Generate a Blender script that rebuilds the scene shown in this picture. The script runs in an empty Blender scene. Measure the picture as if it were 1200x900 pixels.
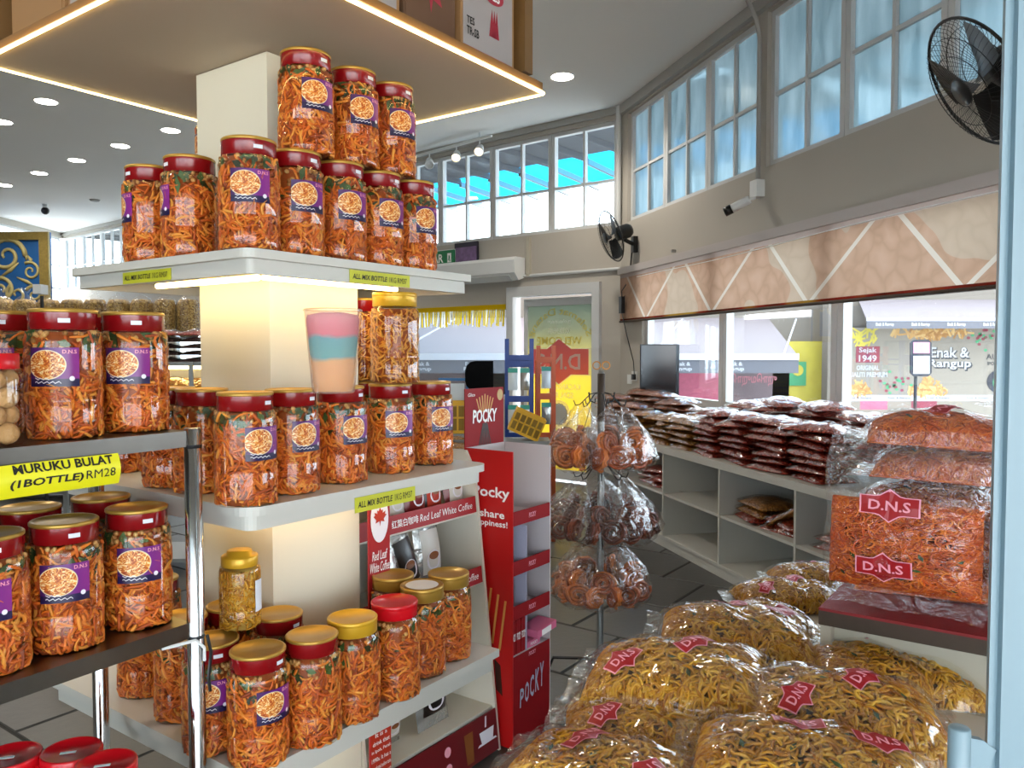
import bpy, math, random
import numpy as np
from mathutils import Vector, Matrix
random.seed(7); rng = np.random.default_rng(7)
SC = bpy.context.scene; COL = SC.collection
PI = math.pi

# ------------------------------------------------------------------ camera
CAMH, F, TH = 1.55, 930.0, math.atan(38/930.0)
cam_d = bpy.data.cameras.new('camera'); cam = bpy.data.objects.new('camera', cam_d); COL.objects.link(cam)
cam.location = (0, 0, CAMH); cam.rotation_euler = (PI/2-TH, 0, 0)
cam_d.sensor_width = 36; cam_d.lens = 36*F/1200; cam_d.clip_start = 0.02; cam_d.clip_end = 300
SC.camera = cam

# ------------------------------------------------------------------ sky, exposure
wd = bpy.data.worlds.new('sky'); SC.world = wd; wd.use_nodes = True
nt = wd.node_tree; nt.nodes.clear()
wo = nt.nodes.new('ShaderNodeOutputWorld'); wb = nt.nodes.new('ShaderNodeBackground')
wb.inputs[0].default_value = (0.92, 0.96, 1.0, 1); wb.inputs[1].default_value = 4.7      # even overcast sky
nt.links.new(wb.outputs[0], wo.inputs[0])
vs = SC.view_settings; vs.view_transform = 'Standard'; vs.look = 'None'; vs.gamma = 1; vs.use_curve_mapping = False
vs.exposure = 0.95
cy = SC.cycles
cy.use_denoising = True; cy.max_bounces = 7; cy.diffuse_bounces = 4; cy.glossy_bounces = 3
cy.transmission_bounces = 4; cy.transparent_max_bounces = 24; cy.sample_clamp_indirect = 6
cy.caustics_reflective = False; cy.caustics_refractive = False

# ------------------------------------------------------------------ pixel helpers (1200x900 frame)
FW = Vector((0, math.cos(TH), -math.sin(TH))); UPV = Vector((0, math.sin(TH), math.cos(TH))); RT = Vector((1, 0, 0))
EYE = Vector((0, 0, CAMH))
def ray(px, py): return (F*FW + (px-600)*RT + (450-py)*UPV)
def on_z(px, py, z):
    d = ray(px, py); return EYE + d*((z-CAMH)/d.z)
def at_y(px, py, y):
    d = ray(px, py); return EYE + d*(y/d.y)
def on_plane(px, py, p, n):
    d = ray(px, py); return EYE + d*((Vector(p)-EYE).dot(n)/d.dot(n))

# frames: the display stand (U towards far right, V towards far left), walls
a_ = math.radians(35.5)
U = Vector((math.sin(a_), math.cos(a_), 0)); V = Vector((-math.cos(a_), math.sin(a_), 0)); Z = Vector((0, 0, 1))
DC = Vector((-0.711, 2.44, 0))
def D(u, v, z=0.0): return DC + U*u + V*v + Z*z
def du(px, v):      # u of the display-frame point on line v = const that shows at column px
    r = (px-600)/F; p = DC + V*v
    return (r*p.y - p.x)/(U.x - r*U.y)
def dv(px, u):
    r = (px-600)/F; p = DC + U*u
    return (r*p.y - p.x)/(V.x - r*V.y)
W1 = Vector((0.257, -0.966, 0)).normalized(); W1N = Vector((-0.966, -0.257, 0)).normalized()   # right wall, inward normal
W0 = Vector((1.80, 6.68, 0))
def RW(t, e=0.0, z=0.0): return W0 + W1*t + W1N*e + Z*z
CA = RW(-2.28)
B1 = Vector((-0.775, 0.632, 0)).normalized(); B1N = Vector((-0.632, -0.775, 0)).normalized()
def BW(s, e=0.0, z=0.0): return CA + B1*s + B1N*e + Z*z
CEIL = 4.25

# ------------------------------------------------------------------ colour + materials
def lin(h):
    h = h.lstrip('#'); o = []
    for i in (0, 2, 4):
        c = int(h[i:i+2], 16)/255; o.append(c/12.92 if c <= .04045 else ((c+.055)/1.055)**2.4)
    return (*o, 1)
MATS = {}
def newmat(n):
    m = bpy.data.materials.new(n); m.use_nodes = True; m.node_tree.nodes.clear(); MATS[n] = m
    t = m.node_tree; out = t.nodes.new('ShaderNodeOutputMaterial')
    return m, t, out
def N(t, kind, **kw):
    n = t.nodes.new(kind)
    for k, v in kw.items():
        if k.startswith('i_'):
            n.inputs[int(k[2:])].default_value = v
        else: setattr(n, k, v)
    return n
def ramp(t, fac, stops):
    r = t.nodes.new('ShaderNodeValToRGB'); cr = r.color_ramp
    while len(cr.elements) < len(stops): cr.elements.new(0.5)
    for e, (p, c) in zip(cr.elements, stops): e.position = p; e.color = lin(c)
    t.links.new(fac, r.inputs[0]); return r.outputs[0]
def mth(t, op, a, b=None, clamp=False):
    n = t.nodes.new('ShaderNodeMath'); n.operation = op; n.use_clamp = clamp
    for i, x in enumerate((a, b)):
        if x is None: continue
        if isinstance(x, (int, float)): n.inputs[i].default_value = x
        else: t.links.new(x, n.inputs[i])
    return n.outputs[0]
def mixc(t, f, a, b):
    n = t.nodes.new('ShaderNodeMix'); n.data_type = 'RGBA'
    for i, x in ((0, f), (6, a), (7, b)):
        if isinstance(x, (int, float)): n.inputs[i].default_value = x
        elif isinstance(x, str): n.inputs[i].default_value = lin(x)
        else: t.links.new(x, n.inputs[i])
    return n.outputs[2]
def mat(name, col, rough=.5, metal=0., var=0., scale=8., bump=0., bscale=60., spec=.5, emit=0., island=None, aniso=0, coat=0):
    """principled with optional noise colour variation, per-island ramp and fine relief"""
    m, t, out = newmat(name); b = N(t, 'ShaderNodeBsdfPrincipled')
    b.inputs['Roughness'].default_value = rough; b.inputs['Metallic'].default_value = metal
    b.inputs['Specular IOR Level'].default_value = spec; b.inputs['Coat Weight'].default_value = coat
    tc = N(t, 'ShaderNodeTexCoord')
    if island:
        g = N(t, 'ShaderNodeNewGeometry')
        c = ramp(t, g.outputs['Random Per Island'], [(i/(max(1, len(island)-1)), x) for i, x in enumerate(island)])
        t.links.new(c, b.inputs['Base Color'])
    elif var:
        nz = N(t, 'ShaderNodeTexNoise'); nz.inputs['Scale'].default_value = scale; nz.inputs['Detail'].default_value = 5
        t.links.new(tc.outputs['Object'], nz.inputs['Vector'])
        l = lin(col); dk = tuple(x*(1-var) for x in l[:3])+(1,); br = tuple(min(1, x*(1+var*.6)) for x in l[:3])+(1,)
        n = t.nodes.new('ShaderNodeMix'); n.data_type = 'RGBA'; n.inputs[6].default_value = dk; n.inputs[7].default_value = br
        t.links.new(nz.outputs[0], n.inputs[0]); t.links.new(n.outputs[2], b.inputs['Base Color'])
    else: b.inputs['Base Color'].default_value = lin(col)
    if bump:
        nz = N(t, 'ShaderNodeTexNoise'); nz.inputs['Scale'].default_value = bscale; nz.inputs['Detail'].default_value = 4
        t.links.new(tc.outputs['Object'], nz.inputs['Vector'])
        bp = N(t, 'ShaderNodeBump'); bp.inputs['Strength'].default_value = bump; bp.inputs['Distance'].default_value = .01
        t.links.new(nz.outputs[0], bp.inputs['Height']); t.links.new(bp.outputs[0], b.inputs['Normal'])
    if emit:
        b.inputs['Emission Color'].default_value = lin(col); b.inputs['Emission Strength'].default_value = emit
    t.links.new(b.outputs[0], out.inputs[0]); return m
def film(name, tint='#ffffff', base=.04, edge=.5, rough=.06, bump=0., bscale=30., blend=.35, haze=0., stretch=None):
    """thin clear plastic or glass: see-through with a sharp sheen"""
    m, t, out = newmat(name)
    tr = N(t, 'ShaderNodeBsdfTransparent'); tr.inputs[0].default_value = lin(tint)
    gl = N(t, 'ShaderNodeBsdfGlossy'); gl.inputs['Roughness'].default_value = rough
    lw = N(t, 'ShaderNodeLayerWeight'); lw.inputs[0].default_value = blend
    if bump:
        tc = N(t, 'ShaderNodeTexCoord'); nz = N(t, 'ShaderNodeTexNoise'); nz.inputs['Scale'].default_value = bscale
        nz.inputs['Detail'].default_value = 2; nz.inputs['Distortion'].default_value = 1.2
        if stretch:
            mp = N(t, 'ShaderNodeMapping'); mp.inputs['Scale'].default_value = stretch
            t.links.new(tc.outputs['Object'], mp.inputs[0]); t.links.new(mp.outputs[0], nz.inputs['Vector'])
        else: t.links.new(tc.outputs['Object'], nz.inputs['Vector'])
        bp = N(t, 'ShaderNodeBump'); bp.inputs['Strength'].default_value = bump; bp.inputs['Distance'].default_value = .02
        t.links.new(nz.outputs[0], bp.inputs['Height']); t.links.new(bp.outputs[0], gl.inputs['Normal'])
        t.links.new(bp.outputs[0], lw.inputs['Normal'])
    f = mth(t, 'ADD', mth(t, 'MULTIPLY', lw.outputs['Facing'], edge), base, True)
    mx = N(t, 'ShaderNodeMixShader'); t.links.new(f, mx.inputs[0]); 
    src = tr.outputs[0]
    if haze:
        df = N(t, 'ShaderNodeBsdfDiffuse'); df.inputs[0].default_value = lin('#e8e8ea')
        m2 = N(t, 'ShaderNodeMixShader'); m2.inputs[0].default_value = haze
        t.links.new(tr.outputs[0], m2.inputs[1]); t.links.new(df.outputs[0], m2.inputs[2]); src = m2.outputs[0]
    t.links.new(src, mx.inputs[1]); t.links.new(gl.outputs[0], mx.inputs[2]); t.links.new(mx.outputs[0], out.inputs[0])
    return m
def emis(name, col, s):
    m, t, out = newmat(name); e = N(t, 'ShaderNodeEmission'); e.inputs[0].default_value = lin(col); e.inputs[1].default_value = s
    t.links.new(e.outputs[0], out.inputs[0]); return m

# ------------------------------------------------------------------ mesh builder
class MB:
    def __init__(s): s.v = []; s.f = []; s.m = []; s.uv = None
    def add(s, verts, faces, mi=0):
        o = len(s.v); s.v.extend([tuple(x) for x in verts]); s.f.extend([tuple(i+o for i in f) for f in faces]); s.m.extend([mi]*len(faces)); return s
    def box(s, o, x, y, z, mi=0):
        """o = a corner, x y z = edge vectors"""
        o, x, y, z = Vector(o), Vector(x), Vector(y), Vector(z)
        if x.cross(y).dot(z) < 0: x, y = y, x
        v = [o, o+x, o+x+y, o+y, o+z, o+x+z, o+x+y+z, o+y+z]
        return s.add(v, [(3,2,1,0),(4,5,6,7),(0,1,5,4),(1,2,6,5),(2,3,7,6),(3,0,4,7)], mi)
    def cbox(s, c, X, Y, w, d, h, mi=0):
        """centred box: c = centre, X Y unit axes, sizes w d h"""
        X, Y = Vector(X), Vector(Y); Zz = X.cross(Y)
        return s.box(Vector(c)-X*w/2-Y*d/2-Zz*h/2, X*w, Y*d, Zz*h, mi)
    def prism(s, pts, n, th, mi=0):
        """polygon pts (3D, ccw seen from +n) extruded along n by th"""
        n = Vector(n)*th; k = len(pts); a = [Vector(p) for p in pts]; b = [p+n for p in a]
        fs = [tuple(range(k-1, -1, -1)), tuple(range(k, 2*k))]+[(i, (i+1) % k, (i+1) % k+k, i+k) for i in range(k)]
        return s.add(a+b, fs, mi)
    def tube(s, pts, r, n=8, mi=0, cap=True, closed=False):
        pts = [Vector(p) for p in pts]; k = len(pts); rs = r if isinstance(r, (list, tuple)) else [r]*k
        vs, fs = [], []; prev = None
        for i, p in enumerate(pts):
            if closed: t = pts[(i+1) % k]-pts[i-1]
            else: t = pts[min(i+1, k-1)]-pts[max(i-1, 0)]
            t.normalize()
            if prev is None: q = t.orthogonal().normalized()
            else:
                q = prev-t*prev.dot(t); q = q.normalized() if q.length > 1e-6 else t.orthogonal().normalized()
            prev = q; w = t.cross(q)
            vs += [p+(q*math.cos(2*PI*j/n)+w*math.sin(2*PI*j/n))*rs[i] for j in range(n)]
        kk = k if closed else k-1
        for i in range(kk):
            i2 = (i+1) % k
            fs += [(i*n+j, i*n+(j+1) % n, i2*n+(j+1) % n, i2*n+j) for j in range(n)]
        if cap and not closed: fs += [tuple(range(n-1, -1, -1)), tuple(range((k-1)*n, k*n))]
        return s.add(vs, fs, mi)
    def lathe(s, prof, c=(0,0,0), ax=(0,0,1), n=24, mi=0):
        c = Vector(c); ax = Vector(ax).normalized(); q = ax.orthogonal().normalized()
        if abs(ax.z) > .99: q = Vector((1,0,0))
        w = ax.cross(q); vs, fs = [], []
        for r, h in prof: vs += [c+ax*h+(q*math.cos(2*PI*j/n)+w*math.sin(2*PI*j/n))*max(r, 1e-5) for j in range(n)]
        for i in range(len(prof)-1): fs += [(i*n+j, i*n+(j+1) % n, (i+1)*n+(j+1) % n, (i+1)*n+j) for j in range(n)]
        return s.add(vs, fs, mi)
    def ball(s, c, rx, ry=None, rz=None, n=8, m=5, mi=0):
        ry = ry or rx; rz = rz or rx; c = Vector(c); vs, fs = [], []
        for i in range(m+1):
            a = -PI/2+PI*i/m; 
            vs += [c+Vector((rx*math.cos(a)*math.cos(2*PI*j/n), ry*math.cos(a)*math.sin(2*PI*j/n), rz*math.sin(a))) for j in range(n)]
        for i in range(m): fs += [(i*n+j, i*n+(j+1) % n, (i+1)*n+(j+1) % n, (i+1)*n+j) for j in range(n)]
        return s.add(vs, fs, mi)
    def grid(s, fn, nx, ny, mi=0):
        vs = [fn(i/nx, j/ny) for j in range(ny+1) for i in range(nx+1)]
        fs = [(j*(nx+1)+i, j*(nx+1)+i+1, (j+1)*(nx+1)+i+1, (j+1)*(nx+1)+i) for j in range(ny) for i in range(nx)]
        return s.add(vs, fs, mi)
    def mesh(s, name, mats, smooth=False):
        me = bpy.data.meshes.new(name); me.from_pydata([tuple(v) for v in s.v], [], s.f)
        for x in (mats if isinstance(mats, (list, tuple)) else [mats]): me.materials.append(MATS[x] if isinstance(x, str) else x)
        if len(me.materials) > 1: me.polygons.foreach_set('material_index', s.m)
        if smooth: me.polygons.foreach_set('use_smooth', [True]*len(me.polygons)); 
        me.update(); return me
def npmesh(name, verts, quads, mats, mi=None, smooth=True):
    """fast mesh from numpy quads"""
    me = bpy.data.meshes.new(name); nv, nf = len(verts), len(quads)
    me.vertices.add(nv); me.vertices.foreach_set('co', np.asarray(verts, np.float32).ravel())
    me.loops.add(nf*4); me.loops.foreach_set('vertex_index', np.asarray(quads, np.int32).ravel())
    me.polygons.add(nf); me.polygons.foreach_set('loop_start', np.arange(0, nf*4, 4, dtype=np.int32))
    for x in mats: me.materials.append(MATS[x])
    if mi is not None: me.polygons.foreach_set('material_index', np.asarray(mi, np.int32))
    if smooth: me.polygons.foreach_set('use_smooth', np.ones(nf, bool))
    me.update(calc_edges=True); me.validate(); return me
def np_tubes(paths, rad, n=4):
    """paths (N,K,3), rad (N,) -> verts, quads"""
    Nn, K, _ = paths.shape
    t = np.gradient(paths, axis=1); t /= np.linalg.norm(t, axis=2, keepdims=True)+1e-9
    ref = rng.normal(size=(Nn, 1, 3)); q = np.cross(t, np.broadcast_to(ref, t.shape)); q /= np.linalg.norm(q, axis=2, keepdims=True)+1e-9
    w = np.cross(t, q); an = 2*PI*np.arange(n)/n
    tp = np.ones(K); tp[0] = .45; tp[-1] = .45
    vv = paths[:, :, None, :]+(q[:, :, None, :]*np.cos(an)[None, None, :, None]+w[:, :, None, :]*np.sin(an)[None, None, :, None])*(rad[:, None]*tp[None, :])[:, :, None, None]
    i = np.arange(Nn)[:, None, None]*K*n; k = np.arange(K-1)[None, :, None]*n; j = np.arange(n)[None, None, :]; j2 = (j+1) % n
    f = np.stack([i+k+j, i+k+j2, i+k+n+j2, i+k+n+j], -1).reshape(-1, 4)
    return vv.reshape(-1, 3), f

# ------------------------------------------------------------------ objects
def link(name, data): 
    o = bpy.data.objects.new(name, data); COL.objects.link(o); return o
def tag(o, label=None, cat=None, group=None, kind=None):
    if label: o['label'] = label
    if cat: o['category'] = cat
    if group: o['group'] = group
    if kind: o['kind'] = kind
    return o
def thing(name, label, cat, loc=(0,0,0), rotz=0., group=None, kind=None):
    o = link(name, None); o.location = loc; o.rotation_euler = (0, 0, rotz); o.empty_display_size = .05
    return tag(o, label, cat, group, kind)
def part(name, data, mats=None, parent=None, world=True, smooth=False, kind=None, label=None):
    """data = MB or mesh; world: the coordinates are world ones although the parent is elsewhere"""
    me = data.mesh(name, mats, smooth) if isinstance(data, MB) else data
    o = link(name, me); o.parent = parent
    if parent is not None and world:
        mw = parent.matrix_basis if parent.parent is None else Matrix.Identity(4)
        o.matrix_parent_inverse = mw.inverted()
    return tag(o, label, None, None, kind)
def struct(name, mb, mats, parent=None, smooth=False):
    o = part(name, mb, mats, parent, smooth=smooth)
    if parent is None: o['kind'] = 'structure'
    return o
_tc = {}
def txt(s, bold=0.0, shear=0.0):
    """flat lettering: vertex array (n,2), faces; centred, height of a capital = 1"""
    k = (s, bold, shear)
    if k in _tc: return _tc[k]
    cu = bpy.data.curves.new('lettering', 'FONT'); cu.body = s; cu.size = 1; cu.offset = bold; cu.shear = shear; cu.resolution_u = 2
    o = bpy.data.objects.new('lettering', cu); COL.objects.link(o)
    dg = bpy.context.evaluated_depsgraph_get(); me = bpy.data.meshes.new_from_object(o.evaluated_get(dg))
    v = np.array([x.co[:2] for x in me.vertices]) if len(me.vertices) else np.zeros((0, 2)); f = [tuple(p.vertices) for p in me.polygons]
    bpy.data.objects.remove(o); bpy.data.curves.remove(cu); bpy.data.meshes.remove(me)
    if len(v): v = v-(v.min(0)+v.max(0))/2
    _tc[k] = (v, f); return _tc[k]
def fit(s, w, h, bold=0., shear=0.):
    v, f = txt(s, bold, shear)
    if not len(v): return v, f
    e = v.max(0)-v.min(0); sc = [w/e[0] if w else h/e[1], h/e[1] if h else w/e[0]]
    return v*np.array(sc), f
def lettering(s, O, X, Y, w, h, m, parent, bold=0., shear=0., off=.001, rot=0., name='lettering', mb=None, mi=0):
    v, f = fit(s, w, h, bold, shear); O, X, Y = Vector(O), Vector(X).normalized(), Vector(Y).normalized(); Nn = X.cross(Y)*off
    if rot:
        c, q = math.cos(rot), math.sin(rot); v = v @ np.array([[c, q], [-q, c]])
    b = mb or MB(); b.add([O+X*a+Y*c+Nn for a, c in v], f, mi)
    if mb is None: return part(name, b, m, parent, kind='stuff')
# ------------------------------------------------------------------ materials
mat('wall', '#b2aba0', .85, var=.05, scale=1.5, bump=.05, bscale=90)
mat('ceiling', '#f0eeea', .9, var=.03, scale=.8)
mat('frame_white', '#c6c7c6', .45)
mat('trim_grey', '#a9a6a0', .6)
mat('grout', '#2b2a28', .9)
mat('tile', '#4a4845', .42, var=.22, scale=3.5, bump=.12, bscale=25)
mat('asphalt', '#dedbd6', .9, var=.12, scale=2)
mat('white_lam', '#c6c3ba', .38, var=.03, scale=3)
mat('cream', '#b5ae9c', .5, var=.04, scale=2)
mat('column', '#e2dcc9', .55, var=.02)
mat('steel', '#746f69', .30, 1.0, var=.1, scale=20)
mat('chrome', '#d6d8da', .12, 1.0)
mat('dark_metal', '#3a3a3c', .4, .8)
mat('grey_metal', '#8b8b88', .4, .7)
mat('black_plastic', '#0c0d0f', .38)
mat('black_gloss', '#0b0c10', .12)
mat('white_plastic', '#dedfdd', .4)
mat('rope_white', '#e8e8e6', .7)
film('pane_clear', '#f4fbff', .03, .25, .02, blend=.4)
film('jar_plastic', '#fffaf2', .035, .24, .02, bump=.02, bscale=9, blend=.42)
film('bag_film', '#fffdf8', .03, .35, .08, bump=.6, bscale=11, blend=.35, haze=.012)
film('bag_film_clear', '#ffffff', .03, .36, .07, bump=.7, bscale=20, blend=.35, haze=.015)
film('packet_film', '#fff6f0', .11, .45, .13, bump=.7, bscale=16, blend=.4)
def m_frosted():
    m, t, out = newmat('pane_frosted'); tc = N(t, 'ShaderNodeTexCoord')
    mp = N(t, 'ShaderNodeMapping'); mp.inputs['Scale'].default_value = (3, 3, .8); t.links.new(tc.outputs['Object'], mp.inputs[0])
    nz = N(t, 'ShaderNodeTexNoise'); nz.inputs['Scale'].default_value = 3; nz.inputs['Detail'].default_value = 6; t.links.new(mp.outputs[0], nz.inputs['Vector'])
    tl = N(t, 'ShaderNodeBsdfTranslucent'); t.links.new(ramp(t, nz.outputs[0], [(.3, '#8fa0a6'), (.7, '#b6c4ca')]), tl.inputs[0])
    gl = N(t, 'ShaderNodeBsdfGlossy'); gl.inputs['Roughness'].default_value = .25; gl.inputs[0].default_value = lin('#cfd8dc')
    rf = N(t, 'ShaderNodeBsdfRefraction'); rf.inputs['Roughness'].default_value = .55; rf.inputs['IOR'].default_value = 1.02; rf.inputs[0].default_value = lin('#a4b6be')
    m1 = N(t, 'ShaderNodeMixShader'); m1.inputs[0].default_value = .45; t.links.new(tl.outputs[0], m1.inputs[1]); t.links.new(rf.outputs[0], m1.inputs[2])
    m2 = N(t, 'ShaderNodeMixShader'); m2.inputs[0].default_value = .07; t.links.new(m1.outputs[0], m2.inputs[1]); t.links.new(gl.outputs[0], m2.inputs[2])
    t.links.new(m2.outputs[0], out.inputs[0])
m_frosted()
def m_translucent(name, col, mixd=.3):
    m, t, out = newmat(name); tl = N(t, 'ShaderNodeBsdfTranslucent'); tl.inputs[0].default_value = lin(col)
    df = N(t, 'ShaderNodeBsdfDiffuse'); df.inputs[0].default_value = lin(col)
    m1 = N(t, 'ShaderNodeMixShader'); m1.inputs[0].default_value = mixd; t.links.new(tl.outputs[0], m1.inputs[1]); t.links.new(df.outputs[0], m1.inputs[2])
    t.links.new(m1.outputs[0], out.inputs[0]); return m
m_translucent('cyan_sheet', '#1aa6dc', .15); m_translucent('pale_sheet', '#7f9aa4', .2)
mat('soffit', '#4b4d52', .8)

# ------------------------------------------------------------------ setting: floor, ceiling
FP = [RW(4.9), CA, BW(14.8), Vector((-10.6, -1.6, 0)), Vector((3.25, -1.6, 0))]
FP[0] = W0+W1*((W0.y+1.6)/-W1.y); FP[4] = Vector((FP[0].x-.001, -1.6, 0))
poly = [FP[0], FP[1], FP[2], Vector((FP[2].x, -1.6, 0))]
fl = struct('floor', MB().prism([p+Z*-.2 for p in poly], Z, .194), 'grout')
tm = MB()
T = .60; g = .005; bv = .006
vs_ = [(-T/2+g, -T/2+g, -.012), (T/2-g, -T/2+g, -.012), (T/2-g, T/2-g, -.012), (-T/2+g, T/2-g, -.012)]
vt_ = [(x*(1-bv*2/T), y*(1-bv*2/T), 0) for x, y, _ in vs_]
tm.add(vs_+vt_, [(4,5,6,7), (0,1,5,4), (1,2,6,5), (2,3,7,6), (3,0,4,7)])
tme = tm.mesh('tile', 'tile')
def inside(p):
    c = False; n = len(poly)
    for i in range(n):
        a, b = poly[i], poly[i-1]
        if (a.y > p.y) != (b.y > p.y) and p.x < (b.x-a.x)*(p.y-a.y)/(b.y-a.y)+a.x: c = not c
    return c
cand = []; edge = []
for i in range(-14, 26):
    for j in range(-22, 22):
        p = D(i*T/1.0+.13, j*T/2*2+(.3 if i % 2 else 0))
        if all(inside(p+U*a*.34+V*b*.34) for a in (-1, 1) for b in (-1, 1)):
            cx = 600+F*p.x/p.y if p.y > .5 else 9999
            vis = 0 if (p.y > 1 and 540 < cx < 1000 and p.y < 9) else 1
            cand.append((vis, p.length, p))
        elif any(inside(p+U*a*.34+V*b*.34) for a in (-1, 0, 1) for b in (-1, 0, 1)): edge.append(p)
cand.sort(key=lambda c: (c[0], c[1]))
rest = MB()
for k, (vis, dd, p) in enumerate(cand):
    if k < 290:
        o = part('tile', tme, None, fl, world=False); o.location = p; o.rotation_euler.z = PI/2-a_
        o.location.z = random.uniform(-.0015, .001)
    else:
        rest.add([p+U*x+V*-y+Z*z for x, y, z in vs_+vt_], [tuple(reversed(f)) for f in ((4,5,6,7), (0,1,5,4), (1,2,6,5), (2,3,7,6), (3,0,4,7))])
def clip(pts):
    n = len(poly)
    for i in range(n):
        a, b = poly[i], poly[(i+1) % n]; nn = Vector((-(b.y-a.y), b.x-a.x)); out = []
        for k in range(len(pts)):
            p, q = pts[k-1], pts[k]; dp = (p.x-a.x)*nn.x+(p.y-a.y)*nn.y; dq = (q.x-a.x)*nn.x+(q.y-a.y)*nn.y
            if (dp >= 0) != (dq >= 0): out.append(p+(q-p)*(dp/(dp-dq)))
            if dq >= 0: out.append(q)
        pts = out
        if not pts: break
    return pts
for p in edge:                        # tiles cut along the walls
    q = clip([p+U*x+V*y for x, y in ((-.295, -.295), (.295, -.295), (.295, .295), (-.295, .295))])
    if len(q) > 2: rest.prism([x+Z*-.012 for x in q], Z, .012)
part('far_tiles', rest, 'tile', fl, kind='stuff')
struct('ceiling', MB().prism([p+Z*CEIL for p in poly], Z, .15), 'ceiling')

# ------------------------------------------------------------------ walls
def wallbox(mb, P, t0, t1, z0, z1, e0=-.14, e1=0.):
    a, b = P(t0, e0, z0), P(t1, e0, z0); c = P(t0, e1, z0)
    mb.box(a, b-a, c-a, Z*(z1-z0))
TE = 8.4
UZ0, UZ1, UZM = 2.96, 4.13, 3.50
LZ0, LZ1 = 1.06, 2.42
w = MB()
wallbox(w, RW, -2.28, TE, -.5, LZ0); wallbox(w, RW, -2.28, TE, LZ1, UZ0); wallbox(w, RW, -2.28, TE, UZ1, CEIL)
for a, b in ((-2.28, -1.70), (5.9, TE)): wallbox(w, RW, a, b, LZ0, LZ1)
for a, b in ((-2.28, -2.11), (.44, .56), (5.70, TE)): wallbox(w, RW, a, b, UZ0, UZ1)
struct('wall_right', w, 'wall')
w = MB()
SE = 14.8; DOORL, DOORR, DOORZ = 1.61, .25, 2.34
BZ0, BZ1 = .95, 2.12
wallbox(w, BW, -.02, DOORR, -.5, UZ0); wallbox(w, BW, DOORR, DOORL, DOORZ, UZ0); wallbox(w, BW, DOORL, SE, BZ1, UZ0); wallbox(w, BW, DOORL, SE, -.5, BZ0)
wallbox(w, BW, -.02, SE, UZ1, CEIL); wallbox(w, BW, 5.2, 6.3, BZ0, BZ1); wallbox(w, BW, 9.9, SE, BZ0, BZ1); wallbox(w, BW, -.02, .07, UZ0, UZ1)
struct('wall_back', w, 'wall')
xl = FP[2].x; yl = FP[2].y
w = MB()
w.box((xl-.14, -1.6, -.5), (.14, 0, 0), (0, yl+1.6-2.4, 0), (0, 0, CEIL+.5)); w.box((xl-.14, yl-2.4, -.5), (.14, 0, 0), (0, 2.4, 0), (0, 0, UZ0-.5+.5))
w.box((xl-.14, yl-2.4, UZ1+.0), (.14, 0, 0), (0, 2.4, 0), (0, 0, CEIL-UZ1))
struct('wall_left', w, 'wall')
w = MB(); xr = FP[0].x; fx0, fx1 = xl+6.5, xr-1.3
def fw_(x0, x1, z0, z1): w.box((x0, -1.74, z0), (x1-x0, 0, 0), (0, .14, 0), (0, 0, z1-z0))
fw_(xl, xr, -.5, 0); fw_(xl, fx0, 0, CEIL); fw_(fx1, xr, 0, CEIL); fw_(fx0, fx1, 2.6, CEIL)
struct('wall_front', w, 'wall')
# grey cornice line under the ceiling along both window walls
t_ = MB(); wallbox(t_, RW, -2.28, TE, CEIL-.10, CEIL, 0, .05); struct('trim_1', t_, 'trim_grey')
t_ = MB(); wallbox(t_, BW, 0, SE, CEIL-.07, CEIL, 0, .04); struct('trim_2', t_, 'trim_grey')
t_ = MB(); t_.tube([RW(-2.25, .05, UZ0-.05), RW(-2.25, .05, CEIL)], .03); struct('trim_3', t_, 'frame_white')

# ------------------------------------------------------------------ windows
wn = [0]
def window(P, a, b, z0, z1, cols, rows, pm, fw=.045, mw=.028, dep=.07, e=-.07):
    """framed window in wall frame P between a..b, with a pane per field"""
    wn[0] += 1; A = P(a, e, z0); X = P(b, e, z0)-A; L = X.length; X.normalize(); Nn = (P(a, e+1, z0)-A).normalized()
    w = thing('window_%d' % wn[0], None, None, A, kind='structure')
    f = MB()
    def bar(x0, x1, y0, y1, d=dep): f.box(A+X*x0+Z*y0-Nn*d/2, X*(x1-x0), Nn*d, Z*(y1-y0))
    H = z1-z0
    bar(0, L, 0, fw); bar(0, L, H-fw, H); bar(0, fw, fw, H-fw); bar(L-fw, L, fw, H-fw)
    xs = [fw]+[c for c in cols]+[L-fw]; ys = [fw]+[r for r in rows]+[H-fw]
    for c in cols: bar(c-mw/2, c+mw/2, fw, H-fw, dep*.8)
    for r in rows:
        for i in range(len(xs)-1):
            bar(xs[i]+(mw/2 if i else 0), xs[i+1]-(mw/2 if i < len(xs)-2 else 0), r-mw/2, r+mw/2, dep*.7)
    part('window_frame', f, 'frame_white', w)
    for i in range(len(xs)-1):
        for j in range(len(ys)-1):
            p = MB().box(A+X*(xs[i]+.003)+Z*(ys[j]+.003)-Nn*.003, X*(xs[i+1]-xs[i]-.006), Nn*.006, Z*(ys[j+1]-ys[j]-.006))
            part('pane', p, pm, w)
    return w
edges = [-2.10, -1.255, -.405, .44]
for a, b in list(zip(edges, edges[1:]))+[(.56, 1.42), (1.42, 2.28), (2.28, 3.14), (3.14, 4.0), (4.0, 4.85), (4.85, 5.70)]:
    window(RW, a+.003, b-.003, UZ0, UZ1, [(b-a)/2], [UZM-UZ0], 'pane_frosted')
s = .07
while s < SE-.5:
    window(BW, s+.003, s+.92-.003, UZ0, UZ1, [.457], [UZM-UZ0-.02], 'pane_clear'); s += .92
window(BW, s+.003, SE, UZ0, UZ1, [], [UZM-UZ0], 'pane_clear')
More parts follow.
